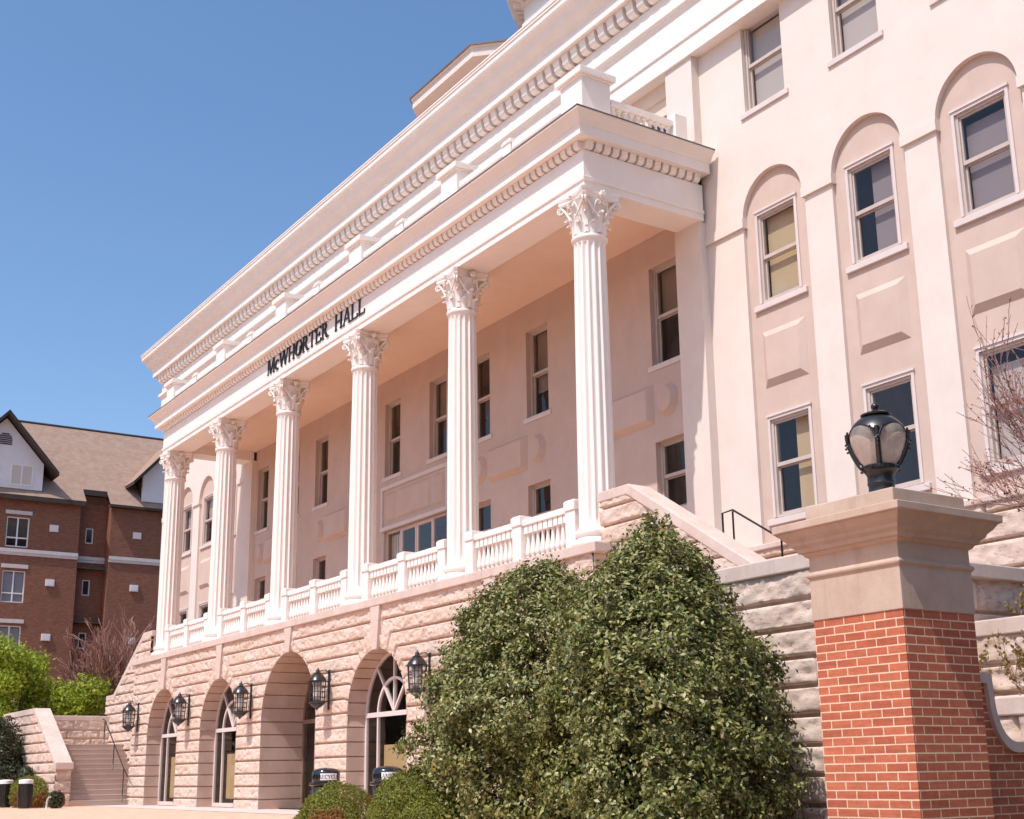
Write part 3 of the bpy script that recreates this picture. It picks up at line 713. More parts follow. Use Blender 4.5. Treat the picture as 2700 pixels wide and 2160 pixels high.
# ---------------- walls, windows
def wall_open(mb, x0, x1, y0, y1, z0, z1, ops):
    """box wall between x0..x1 with rectangular openings (ox0, ox1, oz0, oz1)"""
    xs = sorted({x0, x1, *[o[0] for o in ops], *[o[1] for o in ops]}); zs = sorted({z0, z1, *[o[2] for o in ops], *[o[3] for o in ops]})
    for j in range(len(zs)-1):
        i = 0
        while i < len(xs)-1:
            def solid(i): 
                cx, cz = (xs[i]+xs[i+1])/2, (zs[j]+zs[j+1])/2
                return not any(o[0] < cx < o[1] and o[2] < cz < o[3] for o in ops)
            if not solid(i): i += 1; continue
            k = i
            while k+1 < len(xs)-1 and solid(k+1): k += 1
            mb.box(xs[i], xs[k+1], y0, y1, zs[j], zs[j+1]); i = k+1
def window(cx, w_, z0, z1, y, meet, blind=None, trim=None, sill=None, fmat='frame', gmat='glass', lower=None):
    """double-hung window whose frame starts at depth y; trim = casing proud of the wall"""
    a, b = cx-w_/2, cx+w_/2; f = MB(); t = .055
    f.box(a, a+t, y, y+.14, z0, z1); f.box(b-t, b, y, y+.14, z0, z1); f.box(a+t, b-t, y, y+.14, z1-t, z1); f.box(a+t, b-t, y, y+.14, z0, z0+t)
    # upper sash in front, lower sash behind
    f.box(a+t, b-t, y+.03, y+.08, meet-.03, meet+.05)
    f.box(a+t, a+t+.035, y+.032, y+.078, meet+.05, z1-t); f.box(b-t-.035, b-t, y+.032, y+.078, meet+.05, z1-t); f.box(a+t+.035, b-t-.035, y+.034, y+.076, z1-t-.04, z1-t)
    f.box(a+t, a+t+.035, y+.082, y+.128, z0+t, meet-.03); f.box(b-t-.035, b-t, y+.082, y+.128, z0+t, meet-.03); f.box(a+t+.035, b-t-.035, y+.084, y+.126, z0+t, z0+t+.06); f.box(a+t+.035, b-t-.035, y+.086, y+.124, meet-.06, meet-.032)
    o = part(f, 'window', fmat)
    g = MB(); g.add([(a+t, y+.055, meet), (b-t, y+.055, meet), (b-t, y+.055, z1-t), (a+t, y+.055, z1-t)], [(0, 1, 2, 3)]); part(g, 'pane', gmat, o)
    g = MB(); g.add([(a+t, y+.105, z0+t), (b-t, y+.105, z0+t), (b-t, y+.105, meet), (a+t, y+.105, meet)], [(0, 1, 2, 3)]); part(g, 'pane', gmat, o)
    if trim:
        yw, tw, pr = trim; c = MB()
        c.box(a-tw, a, yw-pr, y+.02, z0, z1+tw); c.box(b, b+tw, yw-pr, y+.02, z0, z1+tw); c.box(a, b, yw-pr, y+.02, z1, z1+tw)
        c.box(a-tw-.02, b+tw+.02, yw-pr-.025, yw+.01, z1+tw, z1+tw+.045)
        part(c, 'casing', 'trim', o)
    if sill:
        yw, pr, zz0, zz1, ov = sill; s_ = MB().box(a-ov, b+ov, yw-pr, y+.03, zz0, zz1); part(s_, 'sill', 'trim', o, bevel=.008)
    if blind:
        zb0, zb1, m_ = blind[:3]; xa = blind[3] if len(blind) > 3 else 0; bb = MB().box(a+t+.01+xa*(w_-.13), b-t-.01, y+.20, y+.215, zb0, zb1); part(bb, 'blind', m_, o)
    return o
def raised_panel(x0, x1, z0, z1, y, ch, d, mat='recess'):
    m = MB(); v = [(x0, y, z0), (x1, y, z0), (x1, y, z1), (x0, y, z1), (x0+ch, y-d, z0+ch), (x1-ch, y-d, z0+ch), (x1-ch, y-d, z1-ch), (x0+ch, y-d, z1-ch)]
    m.add(v, [(0, 1, 5, 4), (1, 2, 6, 5), (2, 3, 7, 6), (3, 0, 4, 7), (4, 5, 6, 7)])
    return part(m, 'relief_panel', mat)

YW, YR = 3.10, 3.22
BAYS = [29.485, 32.13, 34.775]
rnd = random.Random(3)
for side in (1, -1):
    cs = [sx(side, c) for c in BAYS]; e0, e1 = sorted((sx(side, 27.30), sx(side, 38.0)))
    ops = []
    for c in cs: ops += [(c-.60, c+.60, 4.86, 6.98), (c-.60, c+.60, .12, 2.30)]
    ops_t = [(c-.62, c+.62, 9.44, 11.72) for c in cs+[sx(side, 37.1)] if e0 < c-.62 and c+.62 < e1]
    # back layer (the pink recess) and front layer (pilasters, spandrels, frieze)
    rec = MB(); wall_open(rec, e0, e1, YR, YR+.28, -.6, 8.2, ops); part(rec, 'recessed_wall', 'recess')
    fw = MB(); hb, hp = .92, .885
    xs = [e0]
    for c in sorted(cs): xs += [c-hb, c+hb]
    xs += [e1]
    for q in range(0, len(xs), 2):
        fw.box(xs[q]+(.02 if q else 0), xs[q+1]-(.02 if q+2 < len(xs) else 0), YW+.035, YR+.02, -.4, 6.80)          # pilaster shafts, set back a little
    for q in range(0, len(xs), 2): fw.box(xs[q]-(.03 if q else 0), xs[q+1]+(.03 if q+2 < len(xs) else 0), YW-.03, YR+.02, 6.78, 7.0)   # impost band
    zt = 8.25
    for q in range(0, len(xs), 2): fw.box(xs[q], xs[q+1], YW, YR+.02, 7.0, zt)
    for c in cs:
        n = 28; r = .90; zs = 6.97
        pl = [(c-hb, zt)]+[(c-hb, 7.0)]+[(c-r*math.cos(PI*q/n), 7.0 if q in (0, n) else zs+r*math.sin(PI*q/n)) for q in range(n+1)]+[(c+hb, 7.0), (c+hb, zt)]
        for q in range(n):
            a0, a1 = PI*q/n, PI*(q+1)/n; x0_, x1_ = c-r*math.cos(a0), c-r*math.cos(a1); z0_, z1_ = zs+r*math.sin(a0), zs+r*math.sin(a1)
            fw.prism([(x0_, max(z0_, 7.0)), (x1_, max(z1_, 7.0)), (x1_, zt), (x0_, zt)], 'y', YW, YR+.02)
        for s_ in (-1, 1): fw.box(c+s_*hb, c+s_*r, YW, YR+.02, 7.0, zt)
    wall_open(fw, e0, e1, YW, YR+.28, zt, 15.0, ops_t)
    part(fw, 'wing_wall', 'cream')
    for i, c in enumerate(cs):
        up = {0: (4.98, 6.9, 'blind_y'), 1: (4.98, 6.9, 'blind_g', .35), 2: (4.98, 6.75, 'blind_g')}.get(i) if side > 0 else (6.0, 7.0, 'blind')
        window(c, 1.12, 4.90, 6.94, YR+.02, 5.94, up, (YR, .065, .03), (YR, .07, 4.73, 4.86, .22))
        lo = {0: (.2, 2.25, 'blind_y', .45), 2: (.2, 2.0, 'blind')}.get(i) if side > 0 else (.2, 1.6, 'blind_y')
        window(c, 1.12, .16, 2.26, YR+.02, 1.27, lo, (YR, .065, .03), (YR, .07, 0.0, .13, .22))
        raised_panel(c-.63, c+.63, 2.98, 4.24, YR-.002, .15, .09)
    for c in [q for q in cs+[sx(side, 37.1)] if e0 < q-.62 and q+.62 < e1]:
        window(c, 1.20, 9.46, 11.71, YW+.10, 10.62, (9.5, 11.55, 'blind'), None, (YW, .05, 9.32, 9.45, .14))
    # water table and rough base of the wing
    wt = MB().box(sx(side, 27.4), sx(side, 38.1), YW-.10, YW+.2, -.50, -.38); part(wt, 'water_table', 'cap', bevel=.02)
    a, b = sorted((sx(side, 27.5), sx(side, 38.1)))
    rough_wall('rockfaced_wing_base', hall, HB, (a, YW-.02, 0), (1, 0, 0), (0, -1, 0), 0, b-a, GZ-.1, -.5, [-.67-.5*i for i in range(11)], step=.055 if side > 0 else .09, amp=.045, seed=11+side, vspace=1.9)

# portico back wall
PX = []
for k in range(5): PX += [5.4*k+2.7-1.47, 5.4*k+2.7+1.47]
ops = [(x-.525, x+.525, 4.46, 6.94) for x in PX]+[(x-.525, x+.525, .9, 2.58) for x in PX if abs(x-13.5) > 2]+[(11.5, 15.5, -.58, 2.68)]
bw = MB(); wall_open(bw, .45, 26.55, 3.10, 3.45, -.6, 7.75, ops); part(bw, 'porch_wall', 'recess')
for i, x in enumerate(PX):
    window(x, 1.05, 4.46, 6.94, 3.25, 5.70, (5.75, 6.9, 'blind_g') if i % 4 == 1 else ((5.2, 6.9, 'blind_g') if i % 4 == 3 else None), None, (3.10, .04, 4.32, 4.45, .12), gmat='glass_dark')
    if abs(x-13.5) > 2: window(x, 1.05, .9, 2.58, 3.25, 1.75, None, None, (3.10, .04, .77, .895, .10), gmat='glass_dark')
for k in range(5):
    c = 5.4*k+2.7
    if k != 2:
        for s_ in (-1.47, 1.47):
            m = MB(); n = 16
            o_ = [(c+s_+.36*math.cos(2*PI*q/n), 3.51+.40*math.sin(2*PI*q/n)) for q in range(n)]; i_ = [(c+s_+.25*math.cos(2*PI*q/n), 3.51+.29*math.sin(2*PI*q/n)) for q in range(n)]
            m.add([(x, 3.098, z) for x, z in o_]+[(x, 2.95, z) for x, z in i_], [(q, (q+1) % n, n+(q+1) % n, n+q) for q in range(n)]+[tuple(range(n, 2*n))])
            part(m, 'medallion', 'recess')
# sunken panels of the porch wall (relief drawn as raised fields)
for k in (0, 1, 3, 4):
    c = 5.4*k+2.7; raised_panel(c-.95, c+.95, 3.02, 4.0, 3.099, .12, .16)
dp = MB(); dp.box(11.35, 15.65, 3.02, 3.12, 2.68, 2.80); dp.box(11.35, 15.65, 3.04, 3.12, 4.02, 4.14); dp.box(11.35, 11.47, 3.045, 3.12, 2.80, 4.02); dp.box(15.53, 15.65, 3.045, 3.12, 2.80, 4.02)
part(dp, 'door_panel_frame', 'trim')
raised_panel(12.45, 14.55, 2.95, 3.9, 3.099, .08, .06); raised_panel(11.62, 12.30, 2.95, 3.9, 3.099, .08, .06); raised_panel(14.70, 15.38, 2.95, 3.9, 3.099, .08, .06)
# doors of the porch
for (a, b, leaf) in ((11.5, 12.48, False), (12.48, 13.5, True), (13.5, 14.52, True), (14.52, 15.5, False)):
    d = MB(); t = .10 if leaf else .06; d.box(a+.01, a+t, 3.2, 3.27, -.57, 2.66); d.box(b-t, b-.01, 3.2, 3.27, -.57, 2.66); d.box(a+t, b-t, 3.2, 3.27, 2.66-t, 2.66); d.box(a+t, b-t, 3.2, 3.27, -.57, -.57+t*2)
    dd = part(d, 'porch_door' if leaf else 'side_light', 'trim')
    g = MB().add([(a+t, 3.235, -.4), (b-t, 3.235, -.4), (b-t, 3.235, 2.6), (a+t, 3.235, 2.6)], [(0, 1, 2, 3)]); part(g, 'pane', 'glass_dark', dd)
    if leaf:
        h = MB().tube([(b-.16 if a < 13 else a+.16, 3.16, .3), (b-.16 if a < 13 else a+.16, 3.14, .5), (b-.16 if a < 13 else a+.16, 3.16, .7)], .018, 6); part(h, 'handle', 'black', dd)
    elif a < 13:
        cu = MB()
        for q in range(7): cu.box(a+.10+.08*q, a+.16+.08*q, 3.36+.02*(q % 2), 3.38+.02*(q % 2), -.4, 2.55)
        part(cu, 'curtain', 'label', dd)
# attic storey over the portico
atw = MB(); wops = [(5.4*k+.55, 5.4*(k+1)-.55, 8.95, 11.62) for k in range(5)]
wall_open(atw, -.4, 27.40, 2.87, 3.4, 8.80, 11.75, wops); part(atw, 'attic_wall', 'cream')
for k in range(5):
    c = 5.4*k+2.7; f = MB(); a, b = 5.4*k+.55, 5.4*(k+1)-.55
    f.box(a, b, 3.12, 3.3, 11.2, 11.62); f.box(a+.1, b-.1, 3.18, 3.3, 10.75, 11.2); f.box(a, a+.1, 3.2, 3.3, 8.95, 11.3); f.box(b-.1, b, 3.2, 3.3, 8.95, 11.3)
    for q in (1, 2): f.box(a+(b-a)*q/3-.06, a+(b-a)*q/3+.06, 3.2, 3.3, 8.95, 11.3)
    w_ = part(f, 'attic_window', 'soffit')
    g = MB().add([(a+.1, 3.25, 8.95), (b-.1, 3.25, 8.95), (b-.1, 3.25, 11.3), (a+.1, 3.25, 11.3)], [(0, 1, 2, 3)]); part(g, 'pane', 'glass', w_)
# main entablature and cornice
MP = [(XL, 17.0), (XL, 2.80), (XR, 2.80), (XR, 17.0)]
me_ = MB().sweep(MP, [(-.6, 11.60), (0, 11.60), (0, 12.03), (.04, 12.05), (.04, 12.12), (0, 12.14), (0, 12.80), (.02, 12.82), (.05, 12.90), (.11, 12.94), (.12, 12.95), (.12, 13.08), (0, 13.10), (0, 13.56), (0, 13.57), (-.18, 13.58), (-.18, 13.97), (.37, 13.96), (.37, 14.25), (.40, 14.28), (.43, 14.34), (.52, 14.42), (.60, 14.52), (.66, 14.66), (.72, 14.74), (.79, 14.80), (.82, 14.86), (.82, 15.0), (.85, 15.01), (.85, 15.08), (-.6, 15.16)])
MD = [(-.19, 13.965), (-.19, 13.60), (.10, 13.58), (.17, 13.61), (.215, 13.68), (.225, 13.80), (.25, 13.84), (.25, 13.965)]
npm = int((XR-XL)/.40); pm = (XR-XL)/npm
for q in range(npm): dent_x(me_, XL+pm*(q+.5), pm*.66, 2.80, MD)
for q in range(20):
    dent_y(me_, 2.8+pm*(q+.5), pm*.66, XR, MD, 1); dent_y(me_, 2.8+pm*(q+.5), pm*.66, XL, MD, -1)
part(me_, 'main_cornice', 'white')
gl = MB().sweep(MP, [(.80, 15.085), (.87, 15.085), (.87, 15.13), (.80, 15.14)]); part(gl, 'roof_gutter', 'white')
# side walls, back, floors, roof
hs = MB(); hs.box(XL+.05, XL+.35, 3.15, 17, GZ, 14.5); hs.box(XR-.35, XR-.05, 3.15, 17, GZ, 14.5); hs.box(XL+.05, XR-.05, 17, 17.3, GZ, 14.5)
part(hs, 'side_wall', 'cream')
inn = MB(); inn.box(XL+.4, XR-.4, 8.0, 8.1, -.6, 14); inn.box(XL+.4, XR-.4, 3.5, 8, -.6, -.45); inn.box(XL+.4, XR-.4, 3.5, 8, 3.15, 3.3); inn.box(XL+.4, XR-.4, 3.5, 8, 7.7, 7.9); inn.box(XL+.4, XR-.4, 3.5, 8, 12.0, 12.1)
for x in (-6.3, -3.6, .2, 5.4, 10.8, 16.2, 21.6, 26.8, 30.81, 33.45, 36.1): inn.box(x-.08, x+.08, 3.51, 8, -.45, 12)
part(inn, 'interior_wall', 'inner')
rf = MB(); rf.add([(XL, 2.8, 15.1), (XR, 2.8, 15.1), (XR, 17, 15.1), (XL, 17, 15.1), (XL+5, 9.9, 17.4), (XR-5, 9.9, 17.4)], [(0, 1, 5, 4), (2, 3, 4, 5), (1, 2, 5), (3, 0, 4)])
part(rf, 'roof', 'shingle', uv=True)
# ceiling lights seen through the right wing's windows
for c, z, dx, dy in ((BAYS[0], 3.12, .25, 1.3), (BAYS[1], 3.12, -.2, 1.3), (BAYS[1], 3.12, .1, 3.0), (BAYS[1], 7.67, .35, 1.2), (BAYS[0], 3.12, -.3, 3.0)):
    l_ = MB().box(c+dx-.3, c+dx+.3, 3.5+dy-.3, 3.5+dy+.3, z-.02, z); part(l_, 'ceiling_light', 'panel_light')
# roof octagon and cupola
def octa(s_, cx=13.5, cy=10.3, b=None):
    a = s_/2; b = b or a+s_/math.sqrt(2)
    return [(cx-a, cy-b), (cx+a, cy-b), (cx+b, cy-a), (cx+b, cy+a), (cx+a, cy+b), (cx-a, cy+b), (cx-b, cy+a), (cx-b, cy-a)]
drum = MB(); drum.sweep(octa(3.45, b=5.49), [(0, 14.6), (0, 18.05), (.75, 18.04), (.75, 18.36), (.82, 18.40), (.0, 18.45), (-.3, 18.45), (-.3, 14.6)], True); dr = part(drum, 'roof_drum', 'cream')
dc = MB(); dc.sweep(octa(3.45, b=5.49), [(.70, 18.402), (.86, 18.402), (.86, 18.46), (-4.2, 20.4), (-4.2, 20.3)], True); part(dc, 'drum_roof', 'roofmetal', dr)
o8 = octa(1.78); cup = MB(); cup.sweep(o8, [(0, 19.0), (0, 21.35), (.06, 21.37), (.06, 21.55), (.0, 21.58), (0, 22.0), (.08, 22.03), (.08, 22.2), (0, 22.24), (0, 22.9), (.12, 22.95), (.16, 23.2), (.62, 23.3), (.62, 23.55), (.85, 23.9), (.85, 24.05), (-.5, 24.2), (-.5, 19.0)], True)
cu = part(cup, 'cupola', 'white')
md = MB()
for i in range(8):
    a = Vector(o8[i]); b = Vector(o8[(i+1) % 8]); d = (b-a).normalized(); nn = Vector((d.y, -d.x)); L = (b-a).length
    for q in range(6):
        p = a+d*(L*(q+.5)/6); 
        v = []
        for s_ in (-.08, .08):
            for o_, z in ((.02, 22.97), (.45, 23.02), (.45, 23.26), (.02, 23.26)):
                w2 = p+d*s_+nn*o_; v.append((w2.x, w2.y, z))
        md.add(v, [(0, 1, 2, 3), (4, 7, 6, 5), (0, 4, 5, 1), (1, 5, 6, 2), (2, 6, 7, 3)])
part(md, 'bracket_course', 'white', cu)
lou = MB()
for i in range(8):
    a = Vector(o8[i]); b = Vector(o8[(i+1) % 8]); d = (b-a).normalized(); nn = Vector((d.y, -d.x)); L = (b-a).length
    for q in range(4):
        z = 20.5+q*.3; v = []
        for s_ in (.25, .75):
            for o_, zz in ((.03, z), (.07, z+.02), (.07, z+.05), (.03, z+.05)):
                w2 = a+d*(L*s_)+nn*o_; v.append((w2.x, w2.y, zz))
        lou.add(v, [(0, 1, 2, 3), (4, 7, 6, 5), (0, 4, 5, 1), (1, 5, 6, 2), (2, 6, 7, 3), (3, 7, 4, 0)])
part(lou, 'louver', 'roofmetal', cu)

# ------------------------------------------------------------------ stairs at both ends of the portico
def staircase(side, label):
    X = lambda x: x if side > 0 else 27-x            # written for the right end
    b0 = Vector((X(30), -1.5, GZ))
    root = empty('stone_staircase', b0, label, 'staircase')
    def pt(mb, name, mat, **kw): return mb.build(name, mat, root, base=b0, **kw)
    def box(mb, x0, x1, *a): mb.box(X(x0), X(x1), *a)
    # upper cheek: falls away from the portico
    def poly(P): return [(X(x), z) for x, z in P]
    ct = lambda x: .35-.61*max(0, x-28.55)
    cap = MB(); cap.prism(poly([(27.55, .55), (28.55, .55), (32.05, -1.585), (33.0, -1.60), (33.0, -1.80), (32.0, -1.80), (28.50, .345), (27.55, .345)]), 'y', -.42, .15)
    pt(cap, 'cheek_coping', 'cap', bevel=.02)
    for yy, nn in ((-.38, (0, -1, 0)),):
        if side > 0: rough_wall('cheek_wall', root, b0, (0, yy, 0), (1, 0, 0), nn, 27.6, 33.0, GZ-.1, .36, [.20-.366*i for i in range(17)], step=.035, amp=.042, top=lambda u: np.maximum(.36-.61*np.maximum(0, u-28.52), -1.79), seed=21)
        else: rough_wall('cheek_wall', root, b0, (0, yy, 0), (1, 0, 0), nn, -6.0, -.6, GZ-.1, .36, [.20-.366*i for i in range(17)], step=.05, amp=.062, top=lambda u: np.maximum(.36-.61*np.maximum(0, (27-u)-28.52), -1.79), seed=22)
    core = MB(); core.prism(poly([(27.6, .345), (28.50, .345), (32.0, -1.80), (33.0, -1.80), (33.0, GZ), (27.6, GZ)]), 'y', -.30, .12); pt(core, 'cheek_core', 'cap')
    # upper flight
    st = MB(); n = 17; run = 4.0/n; ris = (3.58-.58)/n
    for q in range(n): box(st, 28.2+run*q, 28.2+run*(q+1), .15, 3.0, GZ, -.58-ris*(q+1))
    box(st, 32.2, 34.4, -3.0, 3.0, GZ, -3.58)
    pt(st, 'upper_flight', 'step')
    # lower flight
    lf = MB(); n = 12; run = 2.8/n; ris = (3.58-abs(GZ))/n
    for q in range(n):
        x0 = 27.7+run*q; zt = GZ-ris*(q+1)
        box(lf, x0, x0+run+.0, -3.0, -.42, GZ-.05, zt-.03); box(lf, x0-.02, x0+run, -3.0, -.42, zt-.03, zt)
    box(lf, 27.7+2.8, 32.2, -3.0, -.42, GZ-.05, -3.582)
    pt(lf, 'lower_flight', 'step', bevel=.006)
    # outer cheek
    oc = MB(); oc.prism(poly([(27.62, -4.30), (31.35, -2.20), (36.55, -2.20), (36.55, -2.42), (31.30, -2.42), (27.62, -4.50)]), 'y', -3.58, -2.98)
    oc.box(X(27.55), X(27.72), -3.60, -2.96, -4.52, -4.28)
    pt(oc, 'outer_coping', 'cap', bevel=.02)
    k = MB(); k.prism(poly([(27.74, -4.46), (31.28, -2.43), (36.45, -2.43), (36.45, GZ-.1), (27.74, GZ-.1)]), 'y', -3.46, -3.02); pt(k, 'outer_core', 'cap')
    jn = [-2.42-.37*i for i in range(1, 11)]
    tp = (lambda u: np.minimum(-2.42, -4.48+.565*np.maximum(0, u-27.68))) if side > 0 else (lambda u: np.minimum(-2.42, -4.48+.565*np.maximum(0, (27-u)-27.68)))
    a, b = sorted((X(27.72), X(36.5)))
    rough_wall('outer_wall', root, b0, (0, -3.52, 0), (1, 0, 0), (0, -1, 0), a, b, GZ-.1, -2.42, jn, step=.045 if side > 0 else .06, amp=.045, top=tp, seed=25+side, vspace=1.35 if side > 0 else 0)
    rough_wall('outer_wall_end', root, b0, (X(27.72), 0, 0), (0, 1, 0), (-side, 0, 0), -3.54, -3.0, GZ-.1, -4.5, [-4.9, -5.35], step=.05, amp=.09, seed=29)
    # wall that closes the landing
    xe = 34.4 if side > 0 else 32.4
    lw = MB(); lw.box(X(xe), X(xe+.4), -3.0, 3.0, GZ, -2.62); pt(lw, 'landing_core', 'cap')
    lc = MB(); lc.box(X(xe-.06), X(xe+.5), -2.97, 3.05, -2.62, -2.42); pt(lc, 'landing_coping', 'cap', bevel=.02)
    rough_wall('landing_wall', root, b0, (X(xe-.03), 0, 0), (0, 1, 0), (-side, 0, 0), -3.0, 3.0, -3.6, -2.62, [-2.98, -3.3], step=.05, amp=.06, vspace=.62, seed=31)
    if side > 0:
        ec = MB(); ec.box(36.1, 36.65, -2.97, 3.05, -2.40, -2.19); pt(ec, 'end_coping', 'cap', bevel=.02)
        rough_wall('end_wall', root, b0, (36.5, 0, 0), (0, 1, 0), (1, 0, 0), -3.5, 3.05, GZ-.1, -2.40, [-2.85-.45*i for i in range(7)], step=.05, amp=.06, vspace=1.1, seed=33)
    # metal handrail of the lower flight
    return root
staircase(1, 'rough stone staircase with sloping copings behind the big holly bushes')
staircase(-1, 'rough stone staircase with brown concrete steps at the far left end of the portico')
def rail(name, loc, pts_top, posts, label, group=None):
    root = empty(name, loc, label, 'handrail', group)
    MB().tube(pts_top, .022, 8).build('top_rail', 'black', root, base=loc, smooth=True)
    for p0, p1 in posts: MB().tube([p0, p1], .02, 8).build('post', 'black', root, base=loc, smooth=True)
    return root
rail('handrail', (-2, -.85, -5), [(-3.7, -1.15, -2.62), (-3.4, -1.15, -2.66), (-.62, -1.15, -4.50), (-.1, -1.15, -4.80)],
     [((-3.35, -1.15, -2.70), (-3.35, -1.15, -3.58)), ((-1.97, -1.15, -3.60), (-1.97, -1.15, -4.55)), ((-.60, -1.15, -4.50), (-.60, -1.15, -5.7))], 'thin black handrail running down the brown steps of the far left staircase')
rail('handrail', (30, 1.6, -1), [(29.03, 1.6, -.6), (29.03, 1.6, .07), (29.33, 1.6, .09), (32.2, 1.6, -1.66)],
     [((29.33, 1.6, .06), (29.33, 1.6, -1.2)), ((30.62, 1.6, -.72), (30.62, 1.6, -2.2)), ((32.0, 1.6, -1.55), (32.0, 1.6, -3.5))], 'black handrail standing between the sloping coping and the wing wall by the nearest column')

# ------------------------------------------------------------------ wall lanterns
def lantern(x, label):
    loc = Vector((x, -.93, -2.2)); root = empty('wall_lantern', loc, label, 'lantern', 'wall lanterns between the arches')
    def pt(mb, name, mat, **kw): return mb.build(name, mat, root, **kw)
    b = MB(); b.box(-.035, .035, -.03, .0, -1.02, .02); b.tube([(0, -.03, -.06), (0, -.12, .02), (0, -.24, .0), (0, -.32, -.06)], .014, 6); b.tube([(0, -.03, -.30), (0, -.08, -.28), (0, -.14, -.29)], .014, 6); b.tube([(0, -.03, -.78), (0, -.09, -.82), (0, -.15, -.80)], .014, 6)
    pt(b, 'bracket', 'black')
    c = (0, -.34, 0)
    r_ = MB(); r_.lathe([(.27, -.30), (.275, -.275), (.24, -.265), (.21, -.21), (.15, -.13), (.11, -.10), (.115, -.075), (.07, -.06), (.045, -.02), (.055, .0), (.03, .03), (.012, .07), (.002, .09)], c, 16); pt(r_, 'roof', 'black', smooth=True, angle=40)
    g = MB()
    for q in range(8):
        a = 2*PI*q/8; x0, y0 = .225*math.cos(a), c[1]+.225*math.sin(a); x1, y1 = .19*math.cos(a), c[1]+.19*math.sin(a)
        g.tube([(x0, y0, -.30), (x1, y1, -.84)], .013, 4)
        a2 = a+PI/8; g.tube([(.21*math.cos(a2), c[1]+.21*math.sin(a2), -.30), (.178*math.cos(a2), c[1]+.178*math.sin(a2), -.84)], .007, 4)
    for z, rr in ((-.42, .218), (-.56, .209), (-.70, .20)):
        g.tube([(rr*math.cos(2*PI*q/16), c[1]+rr*math.sin(2*PI*q/16), z) for q in range(17)], .008, 4)
    g.lathe([(.20, -.86), (.235, -.84), (.235, -.82), (.20, -.81)], c, 16)
    pt(g, 'cage', 'black')
    l_ = MB(); l_.lathe([(.002, -1.04), (.025, -1.02), (.05, -.98), (.10, -.955), (.17, -.90), (.21, -.85)], c, 16); pt(l_, 'bottom_cup', 'black', smooth=True)
    i_ = MB(); i_.lathe([(.10, -.82), (.115, -.6), (.12, -.32)], c, 14); pt(i_, 'lamp_glass', 'bulb', smooth=True)
    return root
LL = ['black caged wall lantern left of every arch, nearest the far left stairs', 'black caged wall lantern between the two leftmost arches', 'black caged wall lantern between the second arch and the open entrance arch',
      'black caged wall lantern just right of the open entrance arch', 'black caged wall lantern nearest the big holly bush']
ln0 = lantern(5.4*0+.02, LL[0])
for k in range(1, 5):
    l = copy_tree(ln0); l.location.x = 5.4*k+.05; l['label'] = LL[k]

# ------------------------------------------------------------------ litter bins, drinking pipe
def text_polys(word): pass
def bin_(x, y, word, label, group):
    loc = Vector((x, y, GZ)); root = empty('litter_bin', loc, label, 'bin', group)
    def pt(mb, name, mat, parent=root, **kw): return mb.build(name, mat, parent, **kw)
    b = MB(); b.lathe([(.255, 0), (.27, .03), (.285, .66), (.27, .68)], (0, 0, 0), 32); pt(b, 'body', 'plastic', smooth=True, angle=40)
    b = MB(); b.lathe([(.27, .68), (.325, .69), (.345, .71), (.345, .745), (.315, .76), (.29, .765)], (0, 0, 0), 32); pt(b, 'rim', 'plastic', smooth=True, angle=40)
    d = MB(); d.lathe([(.285, .762), (.288, .80), (.29, .95), (.275, .985), (.23, 1.015), (.14, 1.04), (.03, 1.05), (.002, 1.05)], (0, 0, 0), 40); dm = pt(d, 'dome', 'plastic', smooth=True, angle=50)
    # signboard on the side that faces the camera, letters on it
    a0 = math.atan2(-15.8-y, 47.8-x)
    s_ = MB(); rr = .2945; n = 14; w_ = .62
    vs = []
    for q in range(n+1):
        a = a0-w_+2*w_*q/n+.22
        for r2 in (rr, rr+.006):
            for z in (.80, .935): vs.append((r2*math.cos(a), r2*math.sin(a), z))
    fs = []
    for q in range(n):
        i = q*4; fs += [(i+2, i+6, i+7, i+3), (i+1, i+3, i+7, i+5), (i, i+4, i+6, i+2)]
    s_.add(vs, fs); sg = pt(s_, 'sign', 'label', dm)
    lm = MB(); cap = .075; Ws = [lp(c)[1] for c in word]; tot = sum(Ws)*cap; u = -tot/2
    for c in word:
        P, W = lp(c)
        for i, p in enumerate(P):
            f = []; 
            for r2 in (rr+.006, rr+.009+.0003*i):
                for q in p:
                    a = a0+.22+(u+q[0]*cap)/rr; f.append((r2*math.cos(a), r2*math.sin(a), .83+q[1]*cap))
            k = len(p); lm.add(f, [tuple(range(k, 2*k))]+[(j, (j+1) % k, k+(j+1) % k, k+j) for j in range(k)])
        u += W*cap
    pt(lm, 'lettering', 'ink', sg)
    return root
